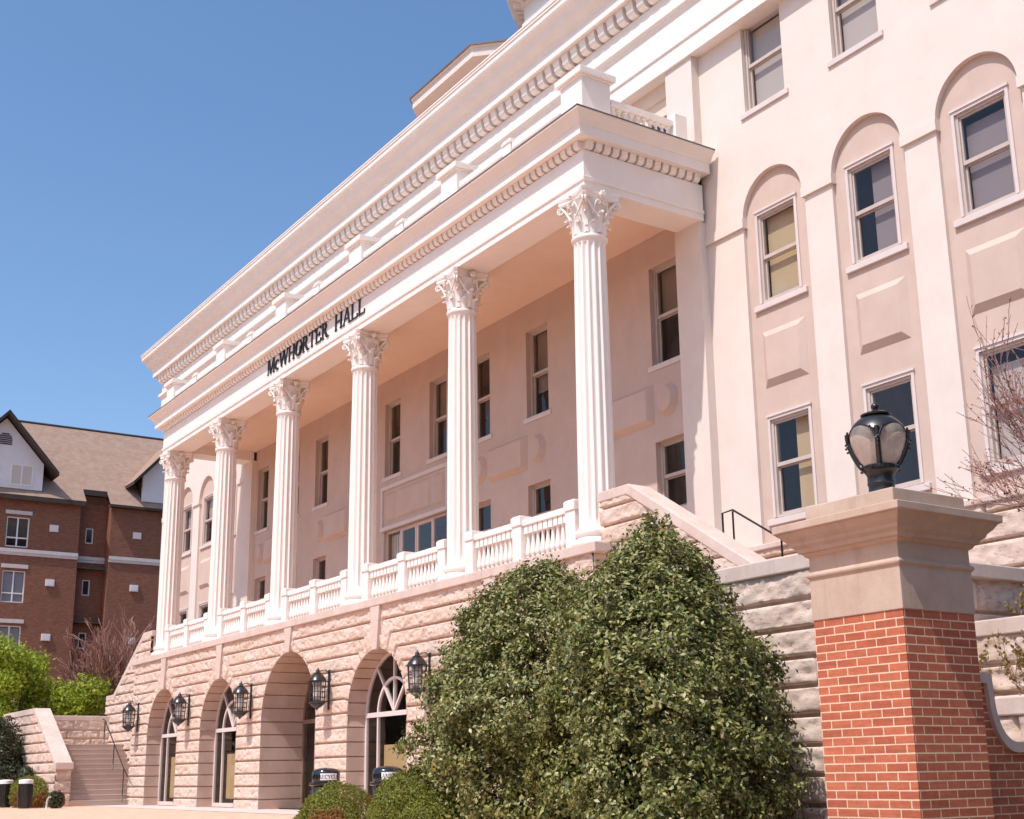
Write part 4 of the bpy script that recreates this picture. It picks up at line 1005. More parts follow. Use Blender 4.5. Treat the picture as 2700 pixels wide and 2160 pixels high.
def lp(c):
    if c in 'REHLAT': return letter_polys(c)
    P, W = [], .8
    def rect(x0, x1, z0, z1): P.append([(x0, z0), (x1, z0), (x1, z1), (x0, z1)])
    def arc(cx, cz, rx, rz, tx, tz, a0, a1, n=16):
        for i in range(n):
            p, q = a0+(a1-a0)*i/n, a0+(a1-a0)*(i+1)/n
            P.append([(cx+rx*math.cos(p), cz+rz*math.sin(p)), (cx+rx*math.cos(q), cz+rz*math.sin(q)), (cx+(rx-tx)*math.cos(q), cz+(rz-tz)*math.sin(q)), (cx+(rx-tx)*math.cos(p), cz+(rz-tz)*math.sin(p))])
    if c == 'C': arc(.45, .5, .40, .52, .15, .07, .27*PI, 1.73*PI); rect(.68, .74, .70, .95); W = .86
    elif c == 'Y': P.extend([[(.32, 0), (.49, 0), (.49, .48), (.32, .48)], [(.32, .45), (.49, .45), (.2, 1), (.02, 1)], [(.40, .45), (.48, .47), (.80, 1), (.72, 1)]]); rect(.22, .60, 0, .05); rect(-.03, .28, .95, 1); rect(.60, .88, .95, 1); W = .86
    elif c == 'N': rect(.08, .15, 0, 1); rect(.70, .77, 0, 1); P.append([(.60, 0), (.77, 0), (.25, 1), (.06, 1)]); rect(0, .24, 0, .05); rect(.60, .86, .95, 1); W = .92
    elif c == 'D': rect(.08, .25, 0, 1); rect(.0, .3, 0, .05); rect(.0, .3, .95, 1); arc(.25, .5, .55, .5, .16, .06, -PI/2, PI/2); W = .88
    elif c == 'F': rect(.08, .25, 0, 1); rect(0, .33, 0, .05); rect(.0, .70, .94, 1); rect(.25, .55, .47, .53); rect(.65, .70, .78, .95); W = .76
    elif c == 'I': rect(.1, .27, 0, 1); rect(.02, .35, 0, .05); rect(.02, .35, .95, 1); W = .4
    return P, W
bin_(22.72, -4.0, 'RECYCLE', 'black domed bin with a white RECYCLE sign beside the open entrance arch', 'domed bins by the entrance')
bin_(25.45, -4.0, 'LANDFILL', 'black domed bin whose white sign starts with LAN, right of the recycling bin', 'domed bins by the entrance')
def small_bin(x, y, label):
    loc = Vector((x, y, GZ)); root = empty('litter_bin', loc, label, 'bin', 'slim black bins by the far steps')
    b = MB(); b.lathe([(.19, 0), (.215, .02), (.225, .78), (.21, .80)], (0, 0, 0), 24)
    for q in range(24):
        a = 2*PI*q/24; b.box(.222*math.cos(a)-.012, .222*math.cos(a)+.012, .222*math.sin(a)-.012, .222*math.sin(a)+.012, .05, .76)
    b.build('body', 'plastic', root)
    d = MB(); d.lathe([(.20, .80), (.235, .81), (.235, .92), (.20, .935), (.10, .95), (.002, .95)], (0, 0, 0), 24); d.build('lid', 'label', root, smooth=True, angle=40)
small_bin(1.15, -4.95, 'slim black bin with a white lid before the clipped round shrub')
small_bin(-1.55, -5.0, 'slim black bin with a white lid at the far left edge of the picture')
pp = MB().tube([(2.45, -4.55, GZ), (2.45, -4.55, GZ+.12), (2.5, -4.55, GZ+.28), (2.62, -4.53, GZ+.36), (2.72, -4.52, GZ+.37)], .03, 8).build('drinking_pipe', 'steel', smooth=True)
tag(pp, 'small curved pale pipe standing on the paving beside the left newel', 'pipe')

# ------------------------------------------------------------------ brick pillar with its lamp, garden wall
px0, px1, py0, py1 = 40.335, 41.26, -7.89, -7.04
PB = Vector(((px0+px1)/2, (py0+py1)/2, GZ-.6))
pil = empty('brick_pillar', PB, 'square red brick gate pillar with a wide tan stone cap in the right foreground', 'pillar')
m = MB().box(px0, px1, py0, py1, GZ-.6, -3.75)
m.build('brick_shaft', 'brick', pil, base=(px0-.10, py0+.02, -3.75-.0677*60), uv=True).location = Vector((px0-.10, py0+.02, -3.75-.0677*60))-PB
c = MB(); sq = [(px0, py0), (px1, py0), (px1, py1), (px0, py1)]
c.sweep(sq, [(.010, -3.755), (.010, -3.415), (.028, -3.40), (.034, -3.385), (.028, -3.37), (.006, -3.355), (.006, -3.235), (.03, -3.222), (.045, -3.20), (.07, -3.192), (.078, -3.16), (.11, -3.135), (.118, -3.11), (.155, -3.075), (.185, -3.03), (.212, -3.02), (.212, -2.957), (.03, -2.935), (.008, -2.93), (.008, -2.80), (-.02, -2.792), (-.3, -2.78), (-.3, -3.755)], True)
c.build('stone_cap', 'capstone_tan', pil, base=PB, bevel=.006)
LC = Vector(((px0+px1)/2, (py0+py1)/2, -2.82))
lamp = empty('globe_lamp', LC, 'black ball shaped lantern with glass panels standing on the brick pillar', 'lamp')
a0 = math.atan2(-15.8-LC.y, 47.8-LC.x)
b = MB(); b.lathe([(.15, 0), (.15, .06), (.13, .08), (.115, .09), (.108, .13), (.108, .17), (.116, .18), (.112, .20), (.112, .25), (.125, .275), (.135, .29), (.155, .298), (.158, .325), (.14, .335)], (0, 0, 0), 32)
for q in range(8):
    a = a0+2*PI*(q+.5)/8; b.sphere((.165*math.cos(a), .165*math.sin(a), .305), .013, 6, 4)
b.build('base', 'black', lamp, smooth=True, angle=40)
g = MB(); g.lathe([(.125, .33), (.165, .38), (.205, .46), (.228, .54), (.232, .60), (.222, .655), (.19, .70)], (0, 0, 0), 32, cap=False); g.build('globe', 'globe', lamp, smooth=True)
inn_ = MB(); inn_.lathe([(.03, .33), (.05, .36), (.055, .52), (.03, .60), (.002, .62)], (0, 0, 0), 14); inn_.build('lamp_bulb', 'bulb', lamp, smooth=True)
# hood that drops in arches between the arms
h = MB(); n = 72; prof = []
def hood_r(z): 
    t = (z-.50)/.27; return .255*math.sqrt(max(0, 1-max(0, t)**2.3*.86))
rows = 9; vs = []
for j in range(rows):
    for k in range(n):
        ph = (k/n*4) % 1; low = .575+.085*math.sin(PI*ph)**.8
        z = low+(.745-low)*(j/(rows-1)); vs.append((hood_r(z)*math.cos(a0+2*PI*k/n), hood_r(z)*math.sin(a0+2*PI*k/n), z))
fs = [(j*n+k, j*n+(k+1) % n, (j+1)*n+(k+1) % n, (j+1)*n+k) for j in range(rows-1) for k in range(n)]
h.add(vs, fs); r_t = hood_r(.745)
h.lathe([(r_t, .744), (.09, .765), (.125, .768), (.128, .782), (.09, .80), (.04, .812), (.022, .83), (.034, .845), (.036, .86), (.022, .88), (.005, .892)], (0, 0, 0), 32)
ho = h.build('hood', 'black', lamp, smooth=True, angle=50); mo = ho.modifiers.new('shell', 'SOLIDIFY'); mo.thickness = .008; mo.offset = -1
for q in range(4):
    a = a0+PI/2*q; pts = []; rs = []
    for i in range(9):
        t = i/8; z = .325+.30*t; r_ = .145+.105*math.sin(t*PI/2)**.9
        pts.append((r_*math.cos(a), r_*math.sin(a), z)); rs.append(.025-.005*t)
    arm = MB().tube(pts, rs, 8)
    for sg in (-1, 1):
        pp2 = []
        for i in range(6):
            t = i/5; aa = a+sg*(.03+.20*t**1.5); z = .52+.115*t; r_ = .252-.003*t
            pp2.append((r_*math.cos(aa), r_*math.sin(aa), z))
        arm.tube(pp2, [.012, .012, .011, .011, .010, .010], 6)
    for i in range(5): arm.sphere(((.232+.012*math.sin(i))*math.cos(a)*1.09, (.232+.012*math.sin(i))*math.sin(a)*1.09, .47+.033*i), .011, 6, 4)
    arm.build('arm', 'black', lamp, smooth=True)
gw = empty('garden_wall', (40.85, -6, GZ-.6), 'low dark brick garden wall with a swooping stone coping behind the pillar', 'wall')
GB = Vector((40.85, -6, GZ-.6)); prof = [(-7.0, GZ-.6), (-7.0, -4.27), (-6.60, -4.27), (-6.585, -4.40)]
for q in range(1, 11):
    a = PI/2*q/10; prof.append((-6.585+.31*(1-math.cos(a))**1.0, -4.40-.43*math.sin(a)))
prof += [(-2.5, -4.83), (-2.5, GZ-.6)]
m = MB().prism(prof, 'x', 40.55, 40.95); m.build('brick_wall', 'brick', gw, base=GB, uv=True)
cp = MB(); top = prof[1:-1]
off = [(-7.0, -4.19), (-6.53, -4.19), (-6.52, -4.38)]
for q in range(1, 11):
    a = PI/2*q/10; off.append((-6.52+.25*(1-math.cos(a)), -4.38-.365*math.sin(a)))
off += [(-2.5, -4.745)]
for i in range(len(top)-1):
    A, B_, C_, D_ = top[i], top[i+1], off[i+1], off[i]
    cp.prism([A, B_, C_, D_], 'x', 40.51, 40.99)
cp.build('coping', 'cap', gw, base=GB)

# planter walls right of the pillar
def planter(x0, x1, y, zt, label, seed):
    loc = Vector(((x0+x1)/2, y, GZ)); root = empty('planter_wall', loc, label, 'wall', 'low stone planter walls right of the pillar')
    MB().box(x0, x1, y-.06, y+.45, zt-.22, zt).build('coping', 'cap', root, base=loc, bevel=.02)
    MB().box(x0, x1, y+.05, y+.4, GZ-.1, zt-.22).build('core', 'cap', root, base=loc)
    rough_wall('wall', root, loc, (0, y, 0), (1, 0, 0), (0, -1, 0), x0, x1, GZ-.1, zt-.22, [zt-.22-.38*i for i in range(1, 8)], step=.05, amp=.055, vspace=1.2, seed=seed)
planter(36.2, 44.0, -1.0, -3.03, 'upper stone planter wall with a pale coping right of the brick pillar', 41)
planter(36.2, 44.0, -2.6, -4.15, 'lower stone planter wall with a pale coping right of the brick pillar', 43)
tag(MB().box(36.25, 44, -.55, 3.0, GZ, -3.2).build('planter_soil', 'soil'), kind='structure')
tag(MB().box(36.25, 44, -2.15, -.95, GZ, -4.3).build('planter_soil', 'soil'), kind='structure')

# ------------------------------------------------------------------ foliage
def leaves(name, mat, parent, base, P, Nrm, size, jitter=.7, aspect=.55, seed=0):
    g = np.random.default_rng(seed); n = len(P)
    N_ = Nrm+g.normal(0, jitter, (n, 3)); N_ /= np.linalg.norm(N_, axis=1, keepdims=True)+1e-9
    T = np.cross(N_, g.normal(0, 1, (n, 3))); T /= np.linalg.norm(T, axis=1, keepdims=True)+1e-9
    B = np.cross(N_, T); s = size*(.6+.8*g.random((n, 1)))
    a = P-T*s; b = P+B*s*aspect+N_*s*.18; c = P+T*s; d = P-B*s*aspect+N_*s*.18
    V = np.stack([a, b, c, d], 1).reshape(-1, 3)-np.array(base)
    F = np.arange(n*4).reshape(n, 4)
    return np_mesh(name, V, F, mat, parent)
def crown_points(lobes, n, g, thick=.28, lump=.2, seed=5, zmin=None):
    """points near the surface of a union of ellipsoids, with clumps; returns positions and outward normals"""
    out_p, out_n = [], []; vol = np.array([l[3]*l[4]+l[3]*l[5] for l in lobes]); vol = vol/vol.sum()
    for li, (cx, cy, cz, rx, ry, rz) in enumerate(lobes):
        k = int(n*vol[li]); d = g.normal(0, 1, (k, 3)); d /= np.linalg.norm(d, axis=1, keepdims=True)
        lm = fbm(d[:, 0]*2.6+d[:, 2]*1.3+10*li+20, d[:, 1]*2.6+d[:, 2]*2.9+30, seed+li, 3)-.5
        lm2 = fbm(d[:, 0]*7+d[:, 2]*4+5*li+20, d[:, 1]*7+d[:, 2]*8+30, seed+li+50, 2)-.5
        rr = 1+lump*2*lm+lump*1.1*lm2-thick*np.abs(g.random(k)**1.8)
        spike = (g.random(k) < .05); rr = rr+spike*g.random(k)*.09
        p = np.stack([cx+d[:, 0]*rx*rr, cy+d[:, 1]*ry*rr, cz+d[:, 2]*rz*rr], 1)
        nn = d/np.array([rx, ry, rz]); nn /= np.linalg.norm(nn, axis=1, keepdims=True)
        # drop points deep inside another lobe
        ok = np.ones(k, bool)
        for lj, (ax, ay, az, bx, by, bz) in enumerate(lobes):
            if lj == li: continue
            q = ((p[:, 0]-ax)/bx)**2+((p[:, 1]-ay)/by)**2+((p[:, 2]-az)/bz)**2
            ok &= q > .5
        if zmin is not None: ok &= p[:, 2] > zmin
        out_p.append(p[ok]); out_n.append(nn[ok])
    return np.concatenate(out_p), np.concatenate(out_n)
def stems(parent, base, foot, tips, r, mat='bark', name='trunk', n=6, wob=.12, seed=1):
    g = random.Random(seed); m = MB()
    for tp in tips:
        a, b = Vector(foot), Vector(tp); pts = []
        for i in range(6):
            t = i/5; p = a.lerp(b, t)+Vector((g.uniform(-1, 1), g.uniform(-1, 1), g.uniform(-1, 1)))*wob*math.sin(PI*t)
            pts.append(p)
        m.tube(pts, [r*(1-.75*i/5) for i in range(6)], n)
    return m.build(name, mat, parent, base=base, smooth=True)
def shrub(name, loc, lobes, n, size, mat, label, cat, group=None, seed=1, thick=.3, lump=.15, jitter=.7, aspect=.55, zmin=GZ-.02, inner=.35):
    loc = Vector(loc); root = empty(name, loc, label, cat, group); g = np.random.default_rng(seed)
    P, N_ = crown_points(lobes, n, g, thick, lump, seed*3, zmin)
    if inner:
        P2, N2 = crown_points([(a, b, c, d*.78, e*.78, f*.78) for a, b, c, d, e, f in lobes], int(n*inner), g, .5, lump, seed*3, zmin)
        P = np.concatenate([P, P2]); N_ = np.concatenate([N_, N2])
    leaves('crown', mat, root, loc, P, N_, size, jitter, aspect, seed)
    stems(root, loc, (loc.x, loc.y, GZ-.05), [(l[0], l[1], l[2]+l[5]*.5) for l in lobes], .05 if size < .05 else .07, seed=seed)
    return root
def lump_lobes(cx, cy, zb, r, h, n, seed, sub=.5):
    """a cone-topped bush: one core and many bumps round it"""
    g = random.Random(seed); L = [(cx, cy, zb+h*.45, r*.86, r*.86, h*.50)]
    for i in range(n):
        a = 2*PI*i/n*1.618*2+g.uniform(-.4, .4); t = g.random(); z = zb+h*(.12+.78*t); rr = r*(.78 if t < .45 else .78*(1-(t-.45)/.62))
        s = r*sub*(.75+.5*g.random())*(1 if t < .7 else .8); L.append((cx+rr*math.cos(a), cy+rr*math.sin(a), z, s, s, s*1.15))
    L.append((cx, cy, zb+h*.86, r*.36, r*.36, h*.16))
    return L
def holly(loc, prof, ncl, label, seed):
    """rounded cone built of leafy twigs: prof = (z, radius) from the top down"""
    loc = Vector(loc); root = empty('holly_bush', loc, label, 'bush', 'holly bushes'); g = np.random.default_rng(seed)
    zs = np.array([p[0] for p in prof][::-1]); rs = np.array([p[1] for p in prof][::-1])
    z = g.uniform(zs[0], zs[-1], ncl*3); r = np.interp(z, zs, rs); keep = g.random(len(z)) < (r+.12)/(rs.max()+.12); z = z[keep][:ncl]; r = r[keep][:ncl]; n = len(z)
    a = g.uniform(0, 2*PI, n); ca, sa = np.cos(a), np.sin(a)
    lump = fbm(ca*2.4+9, sa*2.4+z*1.7+50, seed, 3)-.5; lump2 = fbm(ca*6+9, sa*6+z*5+90, seed+3, 2)-.5
    rr = r*(1+.62*lump+.26*lump2)+.02-.50*r.clip(.3, 1.2)*g.random(n)**2.6
    spr = g.random(n) < .09; rr = rr+np.where(spr, g.uniform(.05, .22, n), 0)
    C = np.stack([loc.x+rr*ca, loc.y+rr*sa, z+np.where(spr & (z > zs[-1]-1.2), g.uniform(0, .22, n), 0)], 1)
    slope = np.gradient(rs, zs+np.arange(len(zs))*1e-6); ny = -np.interp(z, zs, slope)
    Nn = np.stack([ca, sa, np.clip(ny, -.2, 1.6)], 1); Nn /= np.linalg.norm(Nn, axis=1, keepdims=True)
    k = 52; sd = np.where(spr, .05, .072)[:, None]
    P = np.repeat(C, k, 0)+g.normal(0, 1, (n*k, 3))*np.repeat(sd, k, 0); N2 = np.repeat(Nn, k, 0)*.8+g.normal(0, .45, (n*k, 3)); N2[:, 2] += .25
    ok = P[:, 2] > GZ
    leaves('crown', 'holly', root, loc, P[ok], N2[ok], .033, .28, .50, seed)
    stems(root, loc, (loc.x, loc.y, GZ-.05), [(loc.x+.5*math.cos(q*1.3), loc.y+.5*math.sin(q*1.3), zs[-1]-.9-.12*q) for q in range(6)], .06, seed=seed)
    return root
holly((35.38, -5.5, GZ), [(-1.92, .03), (-2.1, .25), (-2.4, .58), (-2.95, .98), (-3.5, 1.24), (-4.1, 1.40), (-4.6, 1.46), (-5.3, 1.40), (-5.8, 1.25)], 2000, 'taller right half of the big glossy dark green holly mass before the stairs', 11)
holly((33.05, -5.55, GZ), [(-2.12, .05), (-2.25, .38), (-2.5, .70), (-2.95, 1.10), (-3.4, 1.36), (-3.95, 1.58), (-4.5, 1.70), (-5.2, 1.62), (-5.8, 1.4)], 2150, 'lower left half of the big glossy dark green holly mass, near the bins', 12)
shrub('boxwood', (29.75, -7.1, GZ), [(29.75, -7.1, -5.62, .58, .58, .58), (29.40, -7.2, -5.70, .42, .42, .44)], 34000, .015, 'boxwood_b', 'small rounded boxwood with a rust brown patch at the bottom edge', 'bush', 'boxwoods', 13, .12, .12, .6)
shrub('boxwood', (32.25, -7.2, GZ), [(32.25, -7.2, -5.60, .62, .62, .72), (32.75, -7.15, -5.7, .55, .55, .55)], 52000, .015, 'boxwood', 'rounded yellow green boxwood, all green, tucked against the holly', 'bush', 'boxwoods', 14, .12, .12, .6)
shrub('boxwood', (-.9, -4.35, GZ), [(-.9, -4.35, -5.35, .78, .65, .62), (-.2, -4.3, -5.5, .5, .5, .45)], 9000, .03, 'boxwood_b', 'clipped round shrub behind the slim black bin at the far steps', 'bush', None, 15, .2, .10)
shrub('evergreen_bush', (-6.2, -4.5, GZ), [(-6.2, -4.5, -4.1, 1.35, 1.0, 1.7), (-5.2, -4.4, -4.9, .8, .8, .9), (-6.8, -4.6, -3.3, .9, .8, .9)], 16000, .055, 'ever', 'dark dusty evergreen bush at the left edge against the stair wall', 'bush', None, 16, .3, .2)
shrub('evergreen_bush', (-3.3, -3.95, GZ), [(-3.3, -3.95, -4.75, .42, .32, .38)], 1500, .04, 'ever', 'small dark sprig growing against the left stair wall above the clipped shrub', 'bush', None, 17, .4, .2)
shrub('evergreen_bush', (1.9, -4.1, GZ), [(1.9, -4.1, -5.55, .3, .25, .3)], 1200, .035, 'ever', 'small dark shrub between the clipped shrub and the left newel', 'bush', None, 18, .4, .2)
# spring green tree and bare red shrub at the left
def tree(name, loc, lobes, n, size, mats, label, cat, seed, zmin=None, jitter=.9):
    loc = Vector(loc); root = empty(name, loc, label, cat); g = np.random.default_rng(seed)
    P, N_ = crown_points(lobes, n, g, .55, .28, seed*3, zmin)
    P = P+g.normal(0, .13, P.shape); leaves('crown', mats, root, loc, P, N_, size, jitter, .6, seed)
    stems(root, loc, tuple(loc), [(l[0], l[1], l[2]) for l in lobes], .13, seed=seed, wob=.3)
    return root
gl_ = []
g_ = random.Random(5)
for i in range(38):
    t = g_.random(); a = g_.uniform(0, 2*PI); r_ = 3.0*math.sqrt(g_.random())
    gl_.append((-16+r_*math.cos(a)*.7, -1.6+r_*math.sin(a)*1.3, -3.2+4.7*t*(1-.40*(r_/3.0)**2), .65+.4*g_.random(), .65+.4*g_.random(), .6+.3*g_.random()))
tree('spring_tree', (-16, -1.9, GZ), gl_, 44000, .085, 'spring', 'bright spring green leafy tree left of the portico before the brick building', 'tree', 31)
gl_ = []
for i in range(12):
    a = g_.uniform(0, 2*PI); r_ = 1.2*math.sqrt(g_.random())
    gl_.append((-17+r_*math.cos(a), 2.0+r_*math.sin(a)*1.2, -2.9+3.3*g_.random(), .5, .6, .5))
tree('rusty_shrub', (-17, 2.0, GZ), gl_, 2600, .075, 'rust', 'sparse rust tinged shrub between the spring green tree and the bare red shrub', 'shrub', 32)
def bare(name, loc, starts, depth, label, cat, seed, length, spread, rad, bud=None, mat='twig', nb=3, lift=.25, budn=1.0, minr=.0):
    g = random.Random(seed); loc = Vector(loc); root = empty(name, loc, label, cat); m = MB(); tips = []
    def grow(p, d, L, r, k):
        pts = [p]; q = p.copy(); dd = d.copy(); n = 4
        for i in range(n):
            dd = (dd+Vector((g.uniform(-1, 1), g.uniform(-1, 1), g.uniform(-.6, 1)))*.14).normalized(); q = q+dd*(L/n); pts.append(q.copy())
        m.tube(pts, [max(minr, r*(1-.45*i/n)) for i in range(n+1)], 5 if k > 1 else 4, cap=False)
        if k == 0: tips.extend(pts[1:]); return
        if k <= 2: tips.extend(pts[2:])
        for i in range(nb+(1 if k == depth else 0)):
            t = g.uniform(.3, 1); b = pts[min(n, int(t*n)+0)]
            nd = (dd+Vector((g.uniform(-1, 1), g.uniform(-1, 1), g.uniform(-.7, 1)+lift*.3))*spread).normalized()
            grow(b, nd, L*g.uniform(.55, .8), max(minr, r*.52), k-1)
    for p, d in starts: grow(Vector(p), Vector(d).normalized(), length, rad, depth)
    m.build('branches', mat, root, base=loc, smooth=True)
    if bud:
        k = int(len(tips)*budn); P = np.array([tuple(tips[g.randrange(len(tips))]) for _ in range(k)])+np.random.default_rng(seed).normal(0, .012, (k, 3))
        leaves('buds', bud, root, loc, P, np.tile([0, 0, 1.], (k, 1)), .017 if name != 'twiggy_shrub' else .03, 2, .6, seed)
    return root
bare('bare_shrub', (-17.5, 4.0, GZ), [((-17.5+g_.uniform(-.4, .4), 4.0+g_.uniform(-.7, .7), -3.6), (g_.uniform(-.35, .35), g_.uniform(-.65, .45), 1)) for i in range(10)], 4, 'bare reddish twiggy shrub in front of the brown brick building', 'shrub', 41, 3.4, .62, .06, 'bud', nb=3, budn=.6, minr=.017)
bare('bare_tree', (40.6, -2.4, -4.3), [((40.6, -2.4, -4.3), (-.06, -.02, 1)), ((40.5, -2.4, -2.8), (-.75, .0, .62)), ((40.55, -2.4, -2.3), (-.8, -.12, .42)), ((40.55, -2.4, -2.0), (-.7, .2, .75)), ((40.5, -2.4, -3.2), (-.9, .1, .35)), ((40.5, -2.4, -1.4), (-.6, .1, .75)), ((40.5, -2.4, -2.6), (-.9, -.05, .52))], 4, 'bare tree with red buds reaching in from the right edge before the wing windows', 'tree', 52, 1.75, .42, .026, 'bud', nb=3, budn=.75, minr=.0035)
for i, (x, y, z, lab) in enumerate(((37.6, -.3, -3.2, 'yellowing twiggy shrub in the upper planter under the shaded end wall'), (37.9, -1.9, -4.3, 'yellowing twiggy shrub in the lower planter right of the pillar'))):
    bare('twiggy_shrub', (x, y, z), [((x+g_.uniform(-.8, .9), y+g_.uniform(-.25, .25), z), (g_.uniform(-.5, .5), g_.uniform(-.3, .3), 1)) for k in range(10)], 2, lab, 'shrub', 61+i, .55, .7, .012, 'grassy', nb=3, budn=2.2, minr=.003)
bare('twiggy_shrub', (36.6, -5.9, GZ), [((36.3+g_.uniform(-.6, .5), -5.6+g_.uniform(-.3, .3), GZ), (g_.uniform(-.4, .4), g_.uniform(-.3, .3), 1)) for k in range(10)], 2, 'dry twiggy shrub between the holly and the brick pillar', 'shrub', 66, .6, .6, .012, 'grassy', nb=3, budn=.7, minr=.004)
shrub('ground_shrub', (41.9, -6.6, GZ), [(42.0, -6.7, -5.42, .45, .5, .42)], 2500, .028, 'boxwood', 'yellow green shrub tips at the bottom right corner by the garden wall', 'bush', None, 19, .5, .3)

# ------------------------------------------------------------------ brick dormitory at the left
DX = -36.0; DB = Vector((DX, 4, GZ))
dorm = empty('dormitory', DB, 'brown brick building with a steep shingle roof and white gabled dormers at the left', 'building')
def dpart(mb, name, mat, parent=None, **kw): return mb.build(name, mat, parent or dorm, base=DB, **kw)
ROWS = [(9.37, 11.28), (5.88, 7.87), (2.45, 4.45), (-1.0, 1.0)]
def dwall(mb, x, y0, y1, z0, z1, ops):
    ys = sorted({y0, y1, *[o[0] for o in ops], *[o[1] for o in ops]}); zs = sorted({z0, z1, *[o[2] for o in ops], *[o[3] for o in ops]})
    for j in range(len(zs)-1):
        for i in range(len(ys)-1):
            cy, cz = (ys[i]+ys[i+1])/2, (zs[j]+zs[j+1])/2
            if not any(o[0] < cy < o[1] and o[2] < cz < o[3] for o in ops): mb.box(x-.3, x, ys[i], ys[i+1], zs[j], zs[j+1])
wc = [(1.28, 2.65), (-3.2, -1.83), (-7.7, -6.3)]
wc3 = [(11.5, 12.87), (15.4, 16.8)]
ops1 = [(a, b, z0, z1) for a, b in wc for z0, z1 in ROWS]; ops3 = [(a, b, z0, z1) for a, b in wc3 for z0, z1 in ROWS]
ops2 = [(6.42, 6.93, z1-1.15, z1-.12) for z0, z1 in ROWS]
m = MB(); dwall(m, DX, -14, 5.75, GZ, 12.6, ops1); m.box(DX-1.3, DX-.31, 5.45, 5.75, GZ, 12.6); dpart(m, 'brick_wall', 'dormbrick', uv=True)
m = MB(); dwall(m, DX-1.0, 5.75, 7.72, GZ, 12.75, ops2); dpart(m, 'brick_wall', 'dormbrick', uv=True)
m = MB(); dwall(m, DX, 7.72, 24, GZ, 12.6, ops3); m.box(DX-1.3, DX-.31, 7.72, 8.02, GZ, 12.6); dpart(m, 'brick_wall', 'dormbrick', uv=True)
for (y0, y1, x) in ((-14, 5.75, DX), (5.75, 7.72, DX-1.0), (7.72, 24, DX)):
    for zb in (8.85, ):
        b = MB(); b.box(x, x+.06, y0, y1, zb, zb+.40); b.box(x, x+.10, y0, y1, zb+.18, zb+.40); dpart(b, 'stone_band', 'dormtrim')
def dwin(a, b, z0, z1, x, lintel=True, small=False):
    f = MB(); t = .07
    f.box(x-.18, x-.08, a, a+t, z0, z1); f.box(x-.18, x-.08, b-t, b, z0, z1); f.box(x-.18, x-.08, a+t, b-t, z1-t, z1); f.box(x-.18, x-.06, a+t, b-t, z0, z0+t)
    if not small:
        f.box(x-.175, x-.085, (a+b)/2-.04, (a+b)/2+.04, z0+t, z1-t); f.box(x-.172, x-.082, a+t, b-t, z0+.55, z0+.63)
    o = dpart(f, 'window', 'label')
    g = MB().add([(x-.12, a+t, z0+t), (x-.12, b-t, z0+t), (x-.12, b-t, z1-t), (x-.12, a+t, z1-t)], [(0, 1, 2, 3)]); dpart(g, 'pane', 'glass', o)
    if not small:
        bb = MB().box(x-.25, x-.23, a+.08, b-.08, z0+(.1 if z0 < 9 else .58), z1-.1); dpart(bb, 'blind', 'blind_b' if z0 < 9 else 'inner_dark', o)
    if lintel: l_ = MB().box(x-.05, x+.05, a-.12, b+.12, z1+.16, z1+.40); dpart(l_, 'lintel', 'dormtrim', o)
for a, b in wc+wc3:
    for z0, z1 in ROWS: dwin(a, b, z0, z1, DX)
for z0, z1 in ROWS: dwin(6.42, 6.93, z1-1.15, z1-.12, DX-1.0, False, True)
for yv in (4.15, 9.48, 13.9):
    for z0, z1 in ROWS[:3]:
        v = MB().box(DX, DX+.09, yv-.27, yv+.27, z0+1.15, z0+1.58); v.box(DX+.09, DX+.10, yv-.22, yv+.22, z0+1.2, z0+1.53); dpart(v, 'vent_box', 'dormwhite')
bk = MB().box(DX-6, DX-5.9, -14, 24, GZ, 12.6); 
for z0, z1 in ROWS: bk.box(DX-5.9, DX-.35, -14, 24, z0-1.0, z0-.9)
dpart(bk, 'interior_wall', 'inner_dark')
# roof
rfm = MB()
zr, xr = 19.2, DX-6.5
def rq(y0, y1, xe, ze): rfm.add([(xe, y0, ze), (xe, y1, ze), (xr, y1, zr), (xr, y0, zr)], [(0, 1, 2, 3)])
ze = 12.62; sl_ = (zr-ze)/(DX+.45-xr)
rq(-14.4, 5.95, DX+.45, ze); rq(5.95, 7.5, DX-.55, ze+1.0*sl_); rq(7.5, 24.4, DX+.45, ze)
rfm.add([(xr, -14.4, zr), (xr, 24.4, zr), (xr-7, 24.4, 12.6), (xr-7, -14.4, 12.6)], [(0, 1, 2, 3)])
rf = dpart(rfm, 'roof', 'shingle')
me = rf.data; lay = me.uv_layers.new(name='UVMap')
for p in me.polygons:
    for li in p.loop_indices:
        q = me.vertices[me.loops[li].vertex_index].co; lay.data[li].uv = (q.y, math.hypot(q.x, q.z))
ev = MB(); ev.box(DX-.02, DX+.47, -14.4, 5.95, ze-.16, ze-.02); ev.box(DX-.02, DX+.47, 7.5, 24.4, ze-.16, ze-.02); ev.box(DX-1.0, DX-.45, 5.96, 7.49, ze+.62, ze+.98); ev.box(DX+.42, DX+.47, -14.4, 5.95, ze-.3, ze-.161)
ev.tube([(xr, -14.4, zr+.03), (xr, 24.4, zr+.03)], .09, 6)
dpart(ev, 'eave', 'rake')
